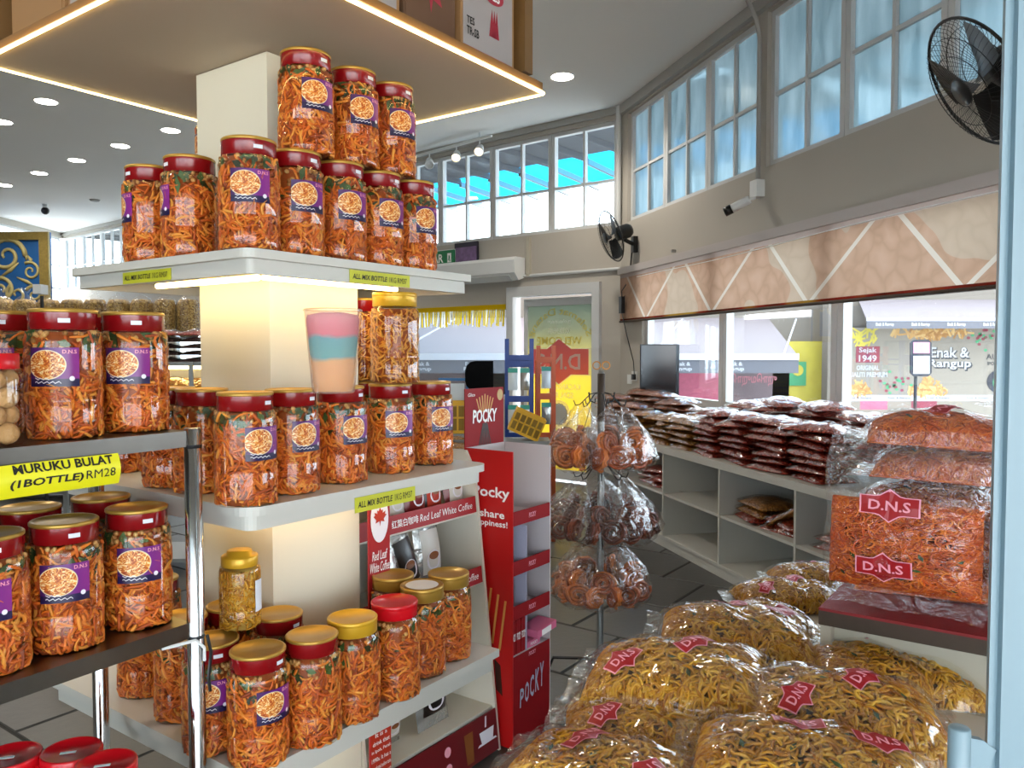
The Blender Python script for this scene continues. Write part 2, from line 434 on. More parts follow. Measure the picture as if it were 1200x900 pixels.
for a, b in ((-1.70, -.12), (-.12, 1.38), (1.38, 2.88), (2.88, 4.38), (4.38, 5.9)):
    window(RW, a+.003, b-.003, LZ0, LZ1, [], [], 'pane_clear', .06)
window(BW, DOORL+.02, 5.2, BZ0, BZ1, [1.75], [], 'pane_clear', .05)
window(BW, 6.3, 9.9, BZ0, BZ1, [1.2, 2.4], [], 'pane_clear', .05)
LW = lambda t, e=0., z=0.: Vector((xl+e, yl-2.4+t, z))
window(LW, .05, 1.2, UZ0, UZ1, [], [.54], 'pane_clear'); window(LW, 1.2, 2.36, UZ0, UZ1, [], [.54], 'pane_clear')

FWP = lambda t, e=0., z=0.: Vector((t, -1.6+e, z))
n_ = 5
for k in range(n_):
    xa = fx0+(fx1-fx0)*k/n_; xb = fx0+(fx1-fx0)*(k+1)/n_
    if k < n_-2: window(FWP, xa+.003, xb-.003, .02, 2.6, [], [], 'pane_clear', .06)      # shop-front glazing beside the open entrance

# ------------------------------------------------------------------ outside: street, covered walk, shops opposite
struct('street', MB().box((-60, -40, -.7), (130, 0, 0), (0, 120, 0), (0, 0, .2)), 'asphalt')
def verandah(P, L0, L1, name, label, sheet):
    w = thing(name, label, 'roof', P(L0, -.3, 4.3))
    Nn = P(0, -1)-P(0, 0); X = (P(1)-P(0)); A = P(L0, -.16)
    m = MB(); m.box(A+Z*4.36, X*(L1-L0), Nn*1.75, Z*.06); part('soffit', m, 'soffit', w)
    m = MB()
    def q(a, b): return A+X*a+Nn*(1.75+b*1.35)+Z*(4.36-.11*b)
    m.add([q(0, 0), q(L1-L0, 0), q(L1-L0, 1), q(0, 1)], [(0, 1, 2, 3)]); part('roof_sheet', m, sheet, w)
    k = .45
    while k < L1-L0:
        part('rafter', MB().box(A+X*k+Nn*.1+Z*4.28, X*.06, Nn*1.7, Z*.08), 'soffit', w)
        part('rafter', MB().box(A+X*k+Nn*1.8+Z*4.24, X*.05, Nn*1.3-Z*.10, Z*.08), 'grey_metal', w); k += .62 if P is BW else .9
    return w
verandah(BW, -1.8, 15.5, 'verandah_roof', 'flat verandah roof with bright cyan translucent sheets outside the clear upper windows', 'cyan_sheet')
verandah(RW, -1.2, 7, 'verandah_roof', 'flat verandah roof outside the frosted windows of the blind wall', 'pale_sheet')

# unseen awning added behind the viewer to cut sky light at the entrance
fa = thing('added_sky_awning', 'wide flat unseen awning added behind the viewer to block sky light', 'awning', ((fx0+fx1)/2, -3.2, 2.7))
part('roof_panel', MB().box((fx0-1, -5.0, 2.72), (fx1-fx0+3, 0, 0), (0, 3.24, 0), (0, 0, .08)), 'frame_white', fa)
for x in (fx0, (fx0+fx1)/2-1.2, fx1+1.4): part('post', MB().box((x, -4.95, -.5), (.08, 0, 0), (0, .08, 0), (0, 0, 3.22)), 'frame_white', fa)
# ------------------------------------------------------------------ snack materials
mat('crisp_orange', '#d9701f', .55, island=['#8c380a', '#bd520e', '#d86c16', '#e08428', '#e49e40'], bump=.2, bscale=300)
mat('crisp_core', '#9a4a16', .8, var=.4, scale=60)
mat('peanut', '#c08a4a', .5, island=['#8d5a26', '#b8854a', '#d2a868'])
mat('curry_leaf', '#23381a', .5, island=['#16260f', '#2c4a1e', '#3b5a26'])
mat('chip_yellow', '#c9a347', .5, island=['#b98c2c', '#cfae58', '#bfa565'])
mat('noodle_yellow', '#d9a52a', .5, island=['#a0620a', '#c08410', '#d49c20', '#dcae42'])
mat('noodle_core_shade', '#643c08', .8, var=.4, scale=50)  # inner pillow darkened: shade between the noodles put into its colour
mat('shred_orange', '#c4501a', .5, island=['#9c3408', '#cc500c', '#e06a14', '#e88428'])
mat('shred_core_shade', '#521805', .8, var=.4, scale=60)  # dark inner fill paints the shade in gaps between shreds
mat('stick_pale', '#d8932e', .5, island=['#b86a1c', '#d6902e', '#e2a848', '#c97f28'])
mat('lid_red', '#860b11', .22, var=.12, scale=40, coat=.3)
mat('lid_gold', '#b8903e', .34, .5, var=.06, scale=12)
mat('lid_yellow', '#d8a62a', .3, .25)
mat('lid_plain_red', '#c9101c', .25)
mat('sticker_white', '#dfe2ea', .5)
mat('emblem_white', '#e9e4ea', .5)
mat('navy', '#241046', .5)
mat('text_white', '#f4f1ee', .5)
mat('text_black', '#17150f', .6)
mat('text_pink', '#f0a0b0', .5)
mat('dns_red', '#a3181f', .35)
mat('price_yellow', '#e6df18', .45)
mat('price_green', '#c3c22a', .5)
def m_label():
    m, t, out = newmat('jar_label'); uv = N(t, 'ShaderNodeTexCoord'); sp = N(t, 'ShaderNodeSeparateXYZ'); t.links.new(uv.outputs['UV'], sp.inputs[0])
    x, y = sp.outputs[0], sp.outputs[1]
    ex = mth(t, 'DIVIDE', mth(t, 'SUBTRACT', x, .36), .37); ey = mth(t, 'DIVIDE', mth(t, 'SUBTRACT', y, .56), .36)
    d = mth(t, 'ADD', mth(t, 'MULTIPLY', ex, ex), mth(t, 'MULTIPLY', ey, ey))
    vo = N(t, 'ShaderNodeTexNoise'); vo.inputs['Scale'].default_value = 5.5; vo.inputs['Distortion'].default_value = 4; t.links.new(uv.outputs['UV'], vo.inputs['Vector'])
    food = ramp(t, vo.outputs[0], [(.36, '#8c2f0a'), (.46, '#d0691c'), (.54, '#e7a545'), (.62, '#f4e0b0')])
    bg = ramp(t, x, [(0, '#3a1250'), (.6, '#6a1f78'), (1, '#8a2a80')])
    bg = mixc(t, mth(t, 'LESS_THAN', y, .2), bg, '#1c1240')
    rim = mixc(t, mth(t, 'LESS_THAN', d, 1.12), bg, '#e9d8b0'); c = mixc(t, mth(t, 'LESS_THAN', d, 1.0), rim, food)
    b = N(t, 'ShaderNodeBsdfPrincipled'); b.inputs['Roughness'].default_value = .3; t.links.new(c, b.inputs['Base Color']); t.links.new(b.outputs[0], out.inputs[0])
m_label()

# ------------------------------------------------------------------ jar prototypes (local: base at z=0, label towards -y)
JR, JH = .0725, .265
def jar_contents(R, H, variant, mats=('crisp_orange', 'crisp_core', 'peanut', 'curry_leaf', 'chip_yellow'), n=900, rad=(.0024, .0046), ln=(.02, .055), topmix=True, seed=0):
    r_ = np.random.default_rng(100+seed); K = 7
    a0 = r_.uniform(0, 2*PI, n); z0 = r_.uniform(.006, H-.006, n); z0 = np.where((z0 > H-.04) & (r_.random(n) < (.75 if topmix else 0)), r_.uniform(.006, H-.05, n), z0); rr = R*r_.uniform(.90, .985, n)
    L = r_.uniform(*ln, n); hd = r_.uniform(0, 2*PI, n); cv = r_.normal(0, 9, n)/1.0
    s = np.linspace(-.5, .5, K)[None, :]*L[:, None]; th = hd[:, None]+cv[:, None]*s*3
    da = np.cumsum(np.cos(th)*L[:, None]/(K-1), 1); dz = np.cumsum(np.sin(th)*L[:, None]/(K-1), 1)
    zz = np.clip(z0[:, None]+dz-dz.mean(1, keepdims=True), .004, H-.003); aa = a0[:, None]+(da-da.mean(1, keepdims=True))/R
    rw = np.minimum(rr[:, None]+r_.normal(0, .004, (n, 1))*np.sin(np.linspace(0, PI, K))[None, :], R)
    P = np.stack([rw*np.cos(aa), rw*np.sin(aa), zz], -1)
    v, f = np_tubes(P, r_.uniform(*rad, n), 4); mi = np.zeros(len(f), int)
    V_, F_, M_ = [v], [f], [mi]; off = len(v)
    def addmb(mb, m):
        nonlocal off
        fs = [q if len(q) == 4 else q+(q[-1],)*(4-len(q)) for q in mb.f]
        V_.append(np.array(mb.v)); F_.append(np.array(fs)+off); M_.append(np.full(len(fs), m)); off += len(mb.v)
    core = MB(); k = 20
    core.lathe([(R*.1, .004), (R*.9, .004), (R*.92, H*.5), (R*.9, H-.004), (R*.1, H-.003)], n=k); addmb(core, 1)
    if topmix:
        nut = MB(); lf = MB(); ch = MB()
        for _ in range(70):
            a = r_.uniform(0, 2*PI); z = H-r_.exponential(.018)-.004; q = R*.93
            nut.ball((q*math.cos(a), q*math.sin(a), max(.01, z)), .0065, .005, .0055, 6, 4)
        for _ in range(20+5*variant):
            a = r_.uniform(0, 2*PI); z = H-r_.exponential(.020)-.008; q = R*.995; t = r_.uniform(0, PI); ll = r_.uniform(.014, .024)
            e = lambda x, y: (q*math.cos(a+(x*math.cos(t)-y*math.sin(t))/R), q*math.sin(a+(x*math.cos(t)-y*math.sin(t))/R), max(.004, min(H, z+x*math.sin(t)+y*math.cos(t))))
            lf.add([e(-ll, 0), e(0, -.009), e(ll, 0), e(0, .009)], [(0, 1, 2, 3)])
        for i in range(3):
            a = r_.uniform(0, 2*PI); z = r_.uniform(.022, .04); t = r_.uniform(-.3, .3); q = R*.985
            pts = [(q*math.cos(a+.026*math.cos(2*PI*j/12)/R), q*math.sin(a+.026*math.cos(2*PI*j/12)/R), max(.003, z+.018*math.sin(2*PI*j/12)+t*.02*math.cos(2*PI*j/12))) for j in range(12)]
            c = (q*1.004*math.cos(a), q*1.004*math.sin(a), z); ch.add([c]+pts, [(0, 1+j, 1+(j+1) % 12) for j in range(12)])
        addmb(nut, 2); addmb(lf, 3); addmb(ch, 4)
    return npmesh('snack_mix', np.concatenate(V_), np.concatenate(F_), mats, np.concatenate(M_))
PROF = [(0, .004), (JR*.86, .004), (JR*.93, .001), (JR*.985, .008), (JR, .02), (JR, .076), (JR*.982, .080), (JR, .084), (JR, .196), (JR*.985, .207), (JR*.94, .217), (JR*.865, .224), (JR*.85, .232)]
me_body = MB().lathe(PROF, n=32).mesh('jar_body', 'jar_plastic', True)
def lidmesh(m, r, z0, z1, zb):
    l = MB(); l.lathe([(r*.96, z0), (r, z0+.002), (r, zb)], n=32, mi=0); l.lathe([(r, zb), (r*1.015, zb+.001), (r*1.015, z1-.002), (r*.985, z1), (r*.90, z1), (r*.885, z1-.0015), (0, z1-.0015)], n=32, mi=1)
    return l.mesh('lid', m, True)
me_lid = lidmesh(['lid_red', 'lid_gold'], JR*.885, .222, JH, JH-.008)
me_lid_gold = lidmesh(['lid_yellow', 'lid_yellow'], JR*.90, .226, JH+.002, JH-.010)
me_lid_amber = lidmesh(['lid_gold', 'lid_gold'], JR*.90, .226, JH+.002, JH-.010)
me_lid_red = lidmesh(['lid_plain_red', 'lid_plain_red'], JR*.90, .226, JH+.002, JH-.010)
def curved(mb, R, x0, x1, z0, z1, n=10):
    for i in range(n+1): pass
    vs = []
    for z in (z0, z1): vs += [(R*math.sin((x0+(x1-x0)*i/n)/R), -R*math.cos((x0+(x1-x0)*i/n)/R), z) for i in range(n+1)]
    mb.add(vs, [(i, i+1, n+2+i, n+1+i) for i in range(n)])
lb = MB(); LX0, LX1, LZa, LZb = -.047, .047, .108, .186
curved(lb, JR+.0006, LX0, LX1, LZa, LZb, 12); me_label = lb.mesh('label', 'jar_label', True)
uvl = me_label.uv_layers.new(name='UV'); n_ = 13
for p in me_label.polygons:
    for li in p.loop_indices:
        vi = me_label.loops[li].vertex_index; uvl.data[li].uv = ((vi % n_)/12, vi//n_)
lt = MB()
def ctext(s, cx, cz, w, h, R, mi, bold=.02):
    v, f = fit(s, w, h, bold); lt.add([(R*math.sin((cx+x)/R), -R*math.cos((cx+x)/R), cz+y) for x, y in v], f, mi)
ctext('D.N.S', .030, .178, .026, .008, JR+.0011, 0)
for q in range(2):
    pts = [(-.036+.05*i/14, .1165+.0022*math.sin(i*2.1+q)+q*.007) for i in range(15 if q == 0 else 9)]
    for (x0, z0), (x1, z1) in zip(pts, pts[1:]):
        R_ = JR+.0011; lt.add([(R_*math.sin(x/R_), -R_*math.cos(x/R_), z) for x, z in ((x0, z0-.0008), (x1, z1-.0008), (x1, z1+.0008), (x0, z0+.0008))], [(0, 1, 2, 3)], 1)
cc = [(.033+.005*math.cos(2*PI*j/14), .124+.005*math.sin(2*PI*j/14)) for j in range(14)]
lt.add([((JR+.0011)*math.sin(x/JR), -(JR+.0011)*math.cos(x/JR), z) for x, z in cc], [tuple(range(14))], 1)
me_ltext = lt.mesh('lettering', ['text_pink', 'emblem_white'])
ds = MB(); curved(ds, JR*.885+.0008, .008, .030, .236, .245, 4); me_date = ds.mesh('date_sticker', 'sticker_white')
me_mix = [jar_contents(JR-.003, .222, k, seed=k) for k in range(4)]
me_stick = jar_contents(JR-.003, .222, 0, ('stick_pale', 'crisp_core', 'peanut', 'curry_leaf', 'chip_yellow'), 560, (.0022, .0034), (.018, .04), False, 11)
for m_ in (me_stick,): pass
JN = 0
def jar(p, az, label, group, lid='red', mix=None, lab=True, date=True, lean=0.):
    """a 1 kg snack jar at p (base centre); az = direction its label faces, radians from -y, positive to the right"""
    global JN; JN += 1
    w = thing('snack_jar', label, 'jar', p, az, group)
    part('jar_body', me_body, None, w, False)
    c = part('snack_mix', me_stick if mix == 'stick' else me_mix[JN % 4], None, w, False, kind='stuff'); c.rotation_euler.z = JN*2.3
    part('lid', {'red': me_lid, 'gold': me_lid_gold, 'amber': me_lid_amber, 'plain': me_lid_red}[lid], None, w, False)
    if lab:
        l = part('label', me_label, None, w, False); t = link('lettering', me_ltext); t.parent = l; t['kind'] = 'stuff'
    if date: part('date_sticker', me_date, None, w, False)
    return w

# ------------------------------------------------------------------ white column with three square shelves
mat('led_warm', '#ffe9b0', .5, emit=0); emis('led_glow', '#ffd98a', 12.0); emis('shelf_light', '#ffd784', 12.0); emis('shelf_light_low', '#ffcf74', 6.5)
st = thing('column_shelf', 'white square column with three square jar shelves lit from below', 'display stand', D(0, 0))
a = .165
part('column', MB().prism([D(-a, -a), D(a, -a), D(a, a), D(-a, a)][::-1], Z, 2.372), 'column', st)
def rsq(h, r, z, n=5, u1=None, v1=None):
    pts = []
    for k, (su, sv) in enumerate(((1, 1), (-1, 1), (-1, -1), (1, -1))):
        for i in range(n+1):
            an = PI/2*k+PI/2*i/n; pts.append(D(su*(h-r)+r*math.cos(an), sv*(h-r)+r*math.sin(an), z))
    return pts
def ring(mb, ho, hi, z0, z1, r):
    """square frame with rounded corners, closed, around the column"""
    o0, o1, i0, i1 = rsq(ho, r, z0), rsq(ho, r, z1), rsq(hi, .004, z0), rsq(hi, .004, z1); k = len(o0)
    mb.add(o0+o1+i0+i1, [(j, (j+1) % k, k+(j+1) % k, k+j) for j in range(k)]+[(2*k+(j+1) % k, 2*k+j, 3*k+j, 3*k+(j+1) % k) for j in range(k)]
        +[(k+j, k+(j+1) % k, 3*k+(j+1) % k, 3*k+j) for j in range(k)]+[(2*k+j, 2*k+(j+1) % k, (j+1) % k, j) for j in range(k)])
ZT, ZM, ZB = 1.792, 1.19, .58
def shelf(z, h, r, lab=None):
    m = MB(); ring(m, h, .166, z-.022, z, r); b = part('shelf_board', m, 'white_lam', st)
    m = MB(); ring(m, h-.018, h-.034, z-.058, z-.022, r*.6); part('apron', m, 'white_lam', b)
    m = MB(); ring(m, h-.036, .167, z-.030, z-.0225, r*.6); part('underside', m, 'white_lam', b)
    return b
sb1 = shelf(ZT, .425, .03); sb2 = shelf(ZM, .46, .05); 
# lowest shelf: cut away behind, where the coffee stand is
m = MB(); zz = ZB-.024
for (u0, u1, v0, v1) in ((-.48, .48, -.48, -.168), (-.48, -.168, -.168, .48), (-.168, .13, .168, .48)):
    m.prism([D(u0, v0, zz), D(u1, v0, zz), D(u1, v1, zz), D(u0, v1, zz)][::-1], Z, .024)
sb3 = part('shelf_board', m, 'white_lam', st)
m = MB(); h = .462; zz = ZB-.07
for (u0, u1, v0, v1) in ((-h, h, -h, -h+.016), (-h, -h+.016, -h+.016, h)): m.prism([D(u0, v0, zz), D(u1, v0, zz), D(u1, v1, zz), D(u0, v1, zz)][::-1], Z, .046)
part('apron', m, 'white_lam', sb3)
for z, q in ((ZT, .25), (ZM, .25), (ZB, .25)):
    m = MB(); zz = z-.047; lm = 'shelf_light' if z > 1.5 else 'shelf_light_low'
    m.tube([D(-q, -q, zz), D(q, -q, zz)], .008, 6); part('led_tube', m, lm, st)
    m = MB(); m.tube([D(-q, -q+.02, zz), D(-q, q, zz)], .008, 6); part('led_tube', m, lm, st)
# price strips on the shelf aprons
def price(u0, u1, v, z0, z1, side, label, loc):
    """side 'r': on the near right apron (v = const); side 'l': near left apron (u = const)"""
    if side == 'r': A, X, Nn = D(u0, v, 0), U, -V
    else: A, X, Nn = D(v, u1, 0), -V, -U
    w = thing('price_strip', label, 'price label', A+X*(u1-u0)/2+Z*z0)
    L = u1-u0; A = A+Nn*.001
    part('strip', MB().box(A+Z*z0, X*L, Nn*.0015, Z*(z1-z0)), 'price_green', w)
    O = A+Nn*.0016+Z*((z0+z1)/2)
    lettering('ALL MIX BOTTLE', O+X*L*.32, X, Z, L*.56, (z1-z0)*.42, 'text_black', w, .02, .15)
    lettering('1KG RM37', O+X*L*.79, X, Z, L*.30, (z1-z0)*.45, 'text_black', w, 0, 0)
hh = .425-.018
u_ = du(410, -hh); price(u_, du(480, -hh), -hh, ZT-.057, ZT-.023, 'r', 'yellow price strip on the right face of the top shelf', 0)
v_ = dv(203, -hh); vv = dv(147, -hh); price(v_, v_+(vv-v_), -hh, ZT-.057, ZT-.026, 'l', 'yellow price strip on the left face of the top shelf', 0)
hh = .46-.018
price(du(414, -hh), du(485, -hh), -hh, ZM-.069, ZM-.028, 'r', 'yellow price strip hanging on the middle shelf above the coffee sign', 0)
# ------------------------------------------------------------------ jars on the column shelves
def ul(u, v): return 'u'
ORD = ['first', 'second', 'third', 'fourth', 'fifth', 'sixth', 'seventh', 'eighth', 'ninth']
e = .345; g1 = 'snack jars on the top shelf'
row = [(180, 'l'), (226, 'l'), (284, 'c'), (348, 'r'), (400, 'r'), (444, 'r'), (483, 'r')]
azs = [-.9, -1.0, .35, .75, .8, .85, .9]
lastu = -.364
for k, ((px, sd), az) in enumerate(zip(row, azs)):
    if sd == 'r': lastu = max(du(px, -e), lastu+.1462); p = D(lastu, -e, ZT)
    elif sd == 'l': p = D(-e, dv(px, -e), ZT)
    else: p = D(-.364, -.352, ZT)
    jar(p, az, 'red-lidded snack jar, %s from the left in the lower row on the top shelf' % ORD[k], g1)
for k, px in enumerate((362, 416, 460)):
    jar(D(du(px, -e+.01), -e+.01, ZT+JH+.0005), .75, 'red-lidded snack jar, %s from the left of the upper three stacked on the top shelf' % ORD[k], g1)
jar(D(.0, .30, ZT), 0, 'snack jar on the top shelf hidden behind the column', g1)
jar(D(.0, .30, ZT+JH+.0005), -.6, 'snack jar peeping out left of the column under the box loft', g1)
g2 = 'snack jars on the middle shelf'
def mj(px, py, z, az, label, grp, **kw):
    """jar whose front foot shows at px, py on the shelf plane z"""
    q = on_z(px, py, z); d = Vector((q.x, q.y, 0)).normalized(); return jar(q+d*JR, az, label, grp, **kw)
for px, py, az, nm in ((289, 596, .95, 'at the front corner'), (342, 581, .95, 'second from the front corner'), (400, 568, .95, 'under the candy floss cup'), (458, 556, .6, 'fourth from the front corner'), (505, 546, .8, 'at the far right end')):
    mj(px, py, ZM, az, 'red-lidded snack jar on the middle shelf %s' % nm, g2)
jar(D(-.37, dv(236, -.37), ZM), -2.0, 'red-lidded snack jar on the middle shelf left of the corner jar', g2)
jar(D(-.37, dv(236, -.37)+.147, ZM), -2.0, 'red-lidded snack jar on the middle shelf, partly behind the chrome post', g2)
jar(D(-.30, dv(146, -.30), ZM), -2.0, 'snack jar on the middle shelf behind the yellow price banner', g2)
jar(D(.255, -.10, ZM), .6, 'snack jar in the second row of the middle shelf beside the column', g2)
p4 = None
b1 = jar(D(du(463, -.345), -.345, ZM+JH+.0005), .6, 'gold-lidded jar of pale snack sticks stacked on the middle shelf', 'stacked second-tier jars', lid='gold', mix='stick', lab=False, date=False)
b2 = jar(D(.255, -.10, ZM+JH+.0005), .6, 'red-lidded jar stacked behind the gold-lidded jar on the middle shelf', 'stacked second-tier jars', mix='stick', lab=False, date=False)
g3 = 'snack jars on the lowest shelf'
for px, py, az, lid, nm, lb_ in ((250, 888, .3, 'red', 'red-banded jar, leftmost beside the chrome post', 1), (304, 905, .9, 'red', 'red-banded jar at the front corner', 1), (367, 880, 2.4, 'red', 'red-banded jar right of the front corner', 0),
        (414, 852, 2.6, 'gold', 'yellow-lidded jar between the red-banded jar and the plain red-lidded jar', 0), (463, 825, 2.6, 'plain', 'jar with a plain bright red lid', 0), (495, 798, 2.6, 'amber', 'amber-lidded jar with a pale sticker on its lid', 0), (526, 777, 2.6, 'amber', 'amber-lidded jar, farthest right', 0)):
    j = mj(px, py, ZB, az, '%s on the lowest shelf' % nm, g3, lid=lid, lab=bool(lb_), date=bool(lb_))
    if px == 495:
        s = MB().lathe([(.05, JH+.0012), (0, JH+.0012)], n=24); part('lid_sticker', s, 'sticker_white', j, False)
jar(D(du(459, -.245), -.245, ZB), .8, 'amber-lidded jar in front of the red coffee sign, second row of the lowest shelf', g3, lid='amber', lab=False, date=False)
jar(D(-.215, -.25, ZB), .8, 'red-banded jar in the second row of the lowest shelf by the column', g3, lab=False)
jar(D(-.245, -.08, ZB), 1, 'red-banded jar behind the small jar of yellow noodles on the lowest shelf', g3, lab=False)
jar(D(-.38, dv(208, -.38), ZB), -1, 'snack jar on the lowest shelf behind the chrome post', g3, lab=False)
jar(D(-.36, dv(165, -.36)+.01, ZB), -1, 'snack jar on the lowest shelf seen below the steel rack', g3, lab=False)
jar(D(-.22, dv(200, -.22)+.10, ZB), -1, 'snack jar on the lowest shelf at its far left', g3, lab=False)
# small jar of yellow noodles standing on two lids
SR, SH = .052, .198
sp_ = [(0, .003), (SR*.9, .002), (SR, .012), (SR, .05), (SR*.97, .053), (SR, .056), (SR, .145), (SR*.93, .158), (SR*.80, .163)]
q = on_z(282, 742, ZB+JH+.001); sj = thing('small_jar', 'small square-shouldered jar of yellow noodles standing on jar lids, lowest shelf', 'jar', q+Vector((q.x, q.y, 0)).normalized()*SR)
part('jar_body', MB().lathe(sp_, n=24), 'jar_plastic', sj, False, True)
part('snack_noodles', jar_contents(SR-.003, .155, 0, ('noodle_yellow', 'chip_yellow', 'peanut', 'curry_leaf', 'chip_yellow'), 800, (.0018, .0026), (.02, .04), False, 21), None, sj, False, kind='stuff')
l_ = MB().lathe([(SR*.86, .160), (SR*.88, .162), (SR*.88, .183), (SR*.84, .186), (SR*.62, .187), (SR*.58, .198), (0, .198)], n=28); part('lid', l_, 'lid_yellow', sj, False, True)
bl = MB(); curved(bl, SR+.0008, .058, .092, .045, .125, 6); part('back_label', bl, 'sticker_white', sj, False)

# ------------------------------------------------------------------ candy floss cup
def m_floss():
    m, t, out = newmat('candy_floss'); tc = N(t, 'ShaderNodeTexCoord'); sp = N(t, 'ShaderNodeSeparateXYZ'); t.links.new(tc.outputs['Object'], sp.inputs[0])
    nz = N(t, 'ShaderNodeTexNoise'); nz.inputs['Scale'].default_value = 25; t.links.new(tc.outputs['Object'], nz.inputs['Vector'])
    h = mth(t, 'ADD', mth(t, 'MULTIPLY', sp.outputs[2], 5.2), mth(t, 'MULTIPLY', mth(t, 'SUBTRACT', nz.outputs[0], .5), .12))
    c = ramp(t, h, [(.0, '#f0b468'), (.38, '#f0b878'), (.44, '#66b4b8'), (.64, '#62b0c0'), (.70, '#ea7890'), (.92, '#f0a0b0')])
    b = N(t, 'ShaderNodeBsdfPrincipled'); b.inputs['Roughness'].default_value = .9; b.inputs['Subsurface Weight'].default_value = .15; b.inputs['Subsurface Radius'].default_value = (.02, .02, .02)
    t.links.new(c, b.inputs['Base Color']); t.links.new(b.outputs[0], out.inputs[0])
m_floss(); film('cup_plastic', '#fff4ec', .05, .3, .15, haze=.16)
q = on_z(391, 462, ZM+JH+.001); cp = thing('candy_floss_cup', 'clear plastic cup of pink, blue and orange candy floss on a jar lid', 'cup', q+Vector((q.x, q.y, 0)).normalized()*.04)
part('cup', MB().lathe([(0, .001), (.043, .001), (.047, .004), (.0635, .183), (.066, .186), (.0635, .189), (.062, .186)], n=32), 'cup_plastic', cp, False, True)
part('candy_floss', MB().lathe([(0, .005), (.042, .005), (.045, .03), (.053, .11), (.059, .165), (.056, .175), (.03, .181), (0, .182)], n=32), 'candy_floss', cp, False, True)

# ------------------------------------------------------------------ box loft around the column top
mat('loft_white', '#c4b097', .6, var=.03, scale=2); mat('plywood', '#7d5a30', .55, var=.25, scale=6); mat('carton', '#a5784a', .7, var=.1, scale=5)
mat('carton_white', '#a89d98', .6); mat('carton_red', '#a82838', .6); mat('carton_dark', '#6b4a32', .7, var=.15, scale=8)
ZL = 2.375; H_ = .58
lf = thing('box_loft', 'square wooden loft of cartons around the column top, edged with a glowing light strip', 'storage loft', D(0, 0, ZL))
m = MB(); m.prism([D(-H_, -H_, ZL), D(H_, -H_, ZL), D(H_, H_, ZL), D(-H_, H_, ZL)][::-1], Z, .012); part('underside_panel', m, 'loft_white', lf)
for A, B in (((-H_, -H_), (H_, -H_)), ((H_, -H_), (H_, H_)), ((H_, H_), (-H_, H_)), ((-H_, H_), (-H_, -H_))):
    a0, b0 = D(*A, ZL+.012), D(*B, ZL+.012); x = (b0-a0); n = x.normalized().cross(Z)
    part('edge_board', MB().box(a0-n*.02, x, n*.02, Z*.022), 'plywood', lf)
    nn = n*.004; m = MB(); m.tube([a0+nn-Z*.012, b0+nn-Z*.012], .0048, 6); part('light_strip', m, 'led_glow', lf)
for su in (-1, 1):
    for sv in (-1, 1): part('post', MB().box(D(su*(H_-.045)-.022*0, sv*(H_-.045), ZL+.057)-U*.022-V*.022, U*.044, V*.044, Z*.60), 'plywood', lf)
m = MB(); m.prism([D(-H_, -H_, ZL+.657), D(H_, -H_, ZL+.657), D(H_, H_, ZL+.657), D(-H_, H_, ZL+.657)][::-1], Z, .02); part('upper_deck', m, 'plywood', lf)
def carton(u, v, su, sv, h, z, face, lines, label, mats=('carton', 'carton_white', 'carton_red')):
    """cardboard box with a printed face towards -v or -u"""
    w = thing('carton', label, 'carton', D(u, v, z), 0, 'cartons in the loft')
    part('box', MB().box(D(u-su/2, v-sv/2, z), U*su, V*sv, Z*h), mats[0], w)
    if face == 'r': A, X, Nn, L = D(u-su/2, v-sv/2, z), U, -V, su
    else: A, X, Nn, L = D(u-su/2, v+sv/2, z), -V, -U, sv
    part('printed_panel', MB().box(A+X*L*.04+Z*h*.03+Nn*.0005, X*L*.92, Nn*.001, Z*h*.94), mats[1], w)
    part('printed_band', MB().box(A+X*L*.04+Z*h*.03+Nn*.0016, X*L*.92, Nn*.0008, Z*h*.12), mats[2], w)
    for s_, cx, cz, ww, hh2, mm in lines: lettering(s_, A+X*L*cx+Z*h*cz+Nn*.003, X, Z, L*ww, h*hh2, mm, w, .02)
    return w, A, X, Nn, L
z0 = ZL+.0125; vv = -H_+.022
mat('text_red', '#b01c30', .5)
w, A, X, Nn, L = carton(.335, vv+.15, .26, .28, .27, z0, 'r', [('TES', .16, .42, .14, .08, 'text_black'), ('TR-SB', .2, .31, .22, .09, 'text_black'), ('YES', .58, .82, .24, .12, 'text_white')], 'white and red printed carton at the right corner of the loft')
m = MB(); c = A+X*L*.58+Z*.27*.82+Nn*.0028; m.prism([c+X*.052*math.cos(2*PI*i/20)+Z*.027*math.sin(2*PI*i/20) for i in range(20)], Nn, .0003); part('printed_emblem', m, 'carton_red', w)
m = MB(); c = A+X*L*.58+Z*.27*.55+Nn*.0028
for k in range(3): m.prism([c+X*(-.02+.012*k)-Z*.05, c+X*(.005+.012*k)-Z*.05, c+X*(.012*k-.006)+Z*.03], Nn, .0004)
part('printed_figure', m, 'carton_red', w)
w, A, X, Nn, L = carton(.075, vv+.15, .21, .28, .25, z0, 'r', [], 'brown carton with a dark red maple leaf in the loft', ('carton_dark', 'carton_dark', 'carton_red'))
leaf = [(0, -.5), (.06, -.2), (.35, -.28), (.28, -.12), (.5, .1), (.38, .15), (.42, .32), (.2, .22), (.22, .42), (.1, .36), (0, .56), (-.1, .36), (-.22, .42), (-.2, .22), (-.42, .32), (-.38, .15), (-.5, .1), (-.28, -.12), (-.35, -.28), (-.06, -.2)]
def leaf_mesh(c, X, Y, s, off, mb=None, mi=0):
    mb = mb or MB(); Nn = Vector(X).cross(Vector(Y))*off; k = len(leaf)
    mb.add([Vector(c)+Nn]+[Vector(c)+Vector(X)*x*s+Vector(Y)*y*s+Nn for x, y in leaf], [(0, 1+i, 1+(i+1) % k) for i in range(k)], mi); return mb
part('printed_leaf', leaf_mesh(A+X*L*.5+Z*.14, X, Z, .13, .004), 'carton_red', w)
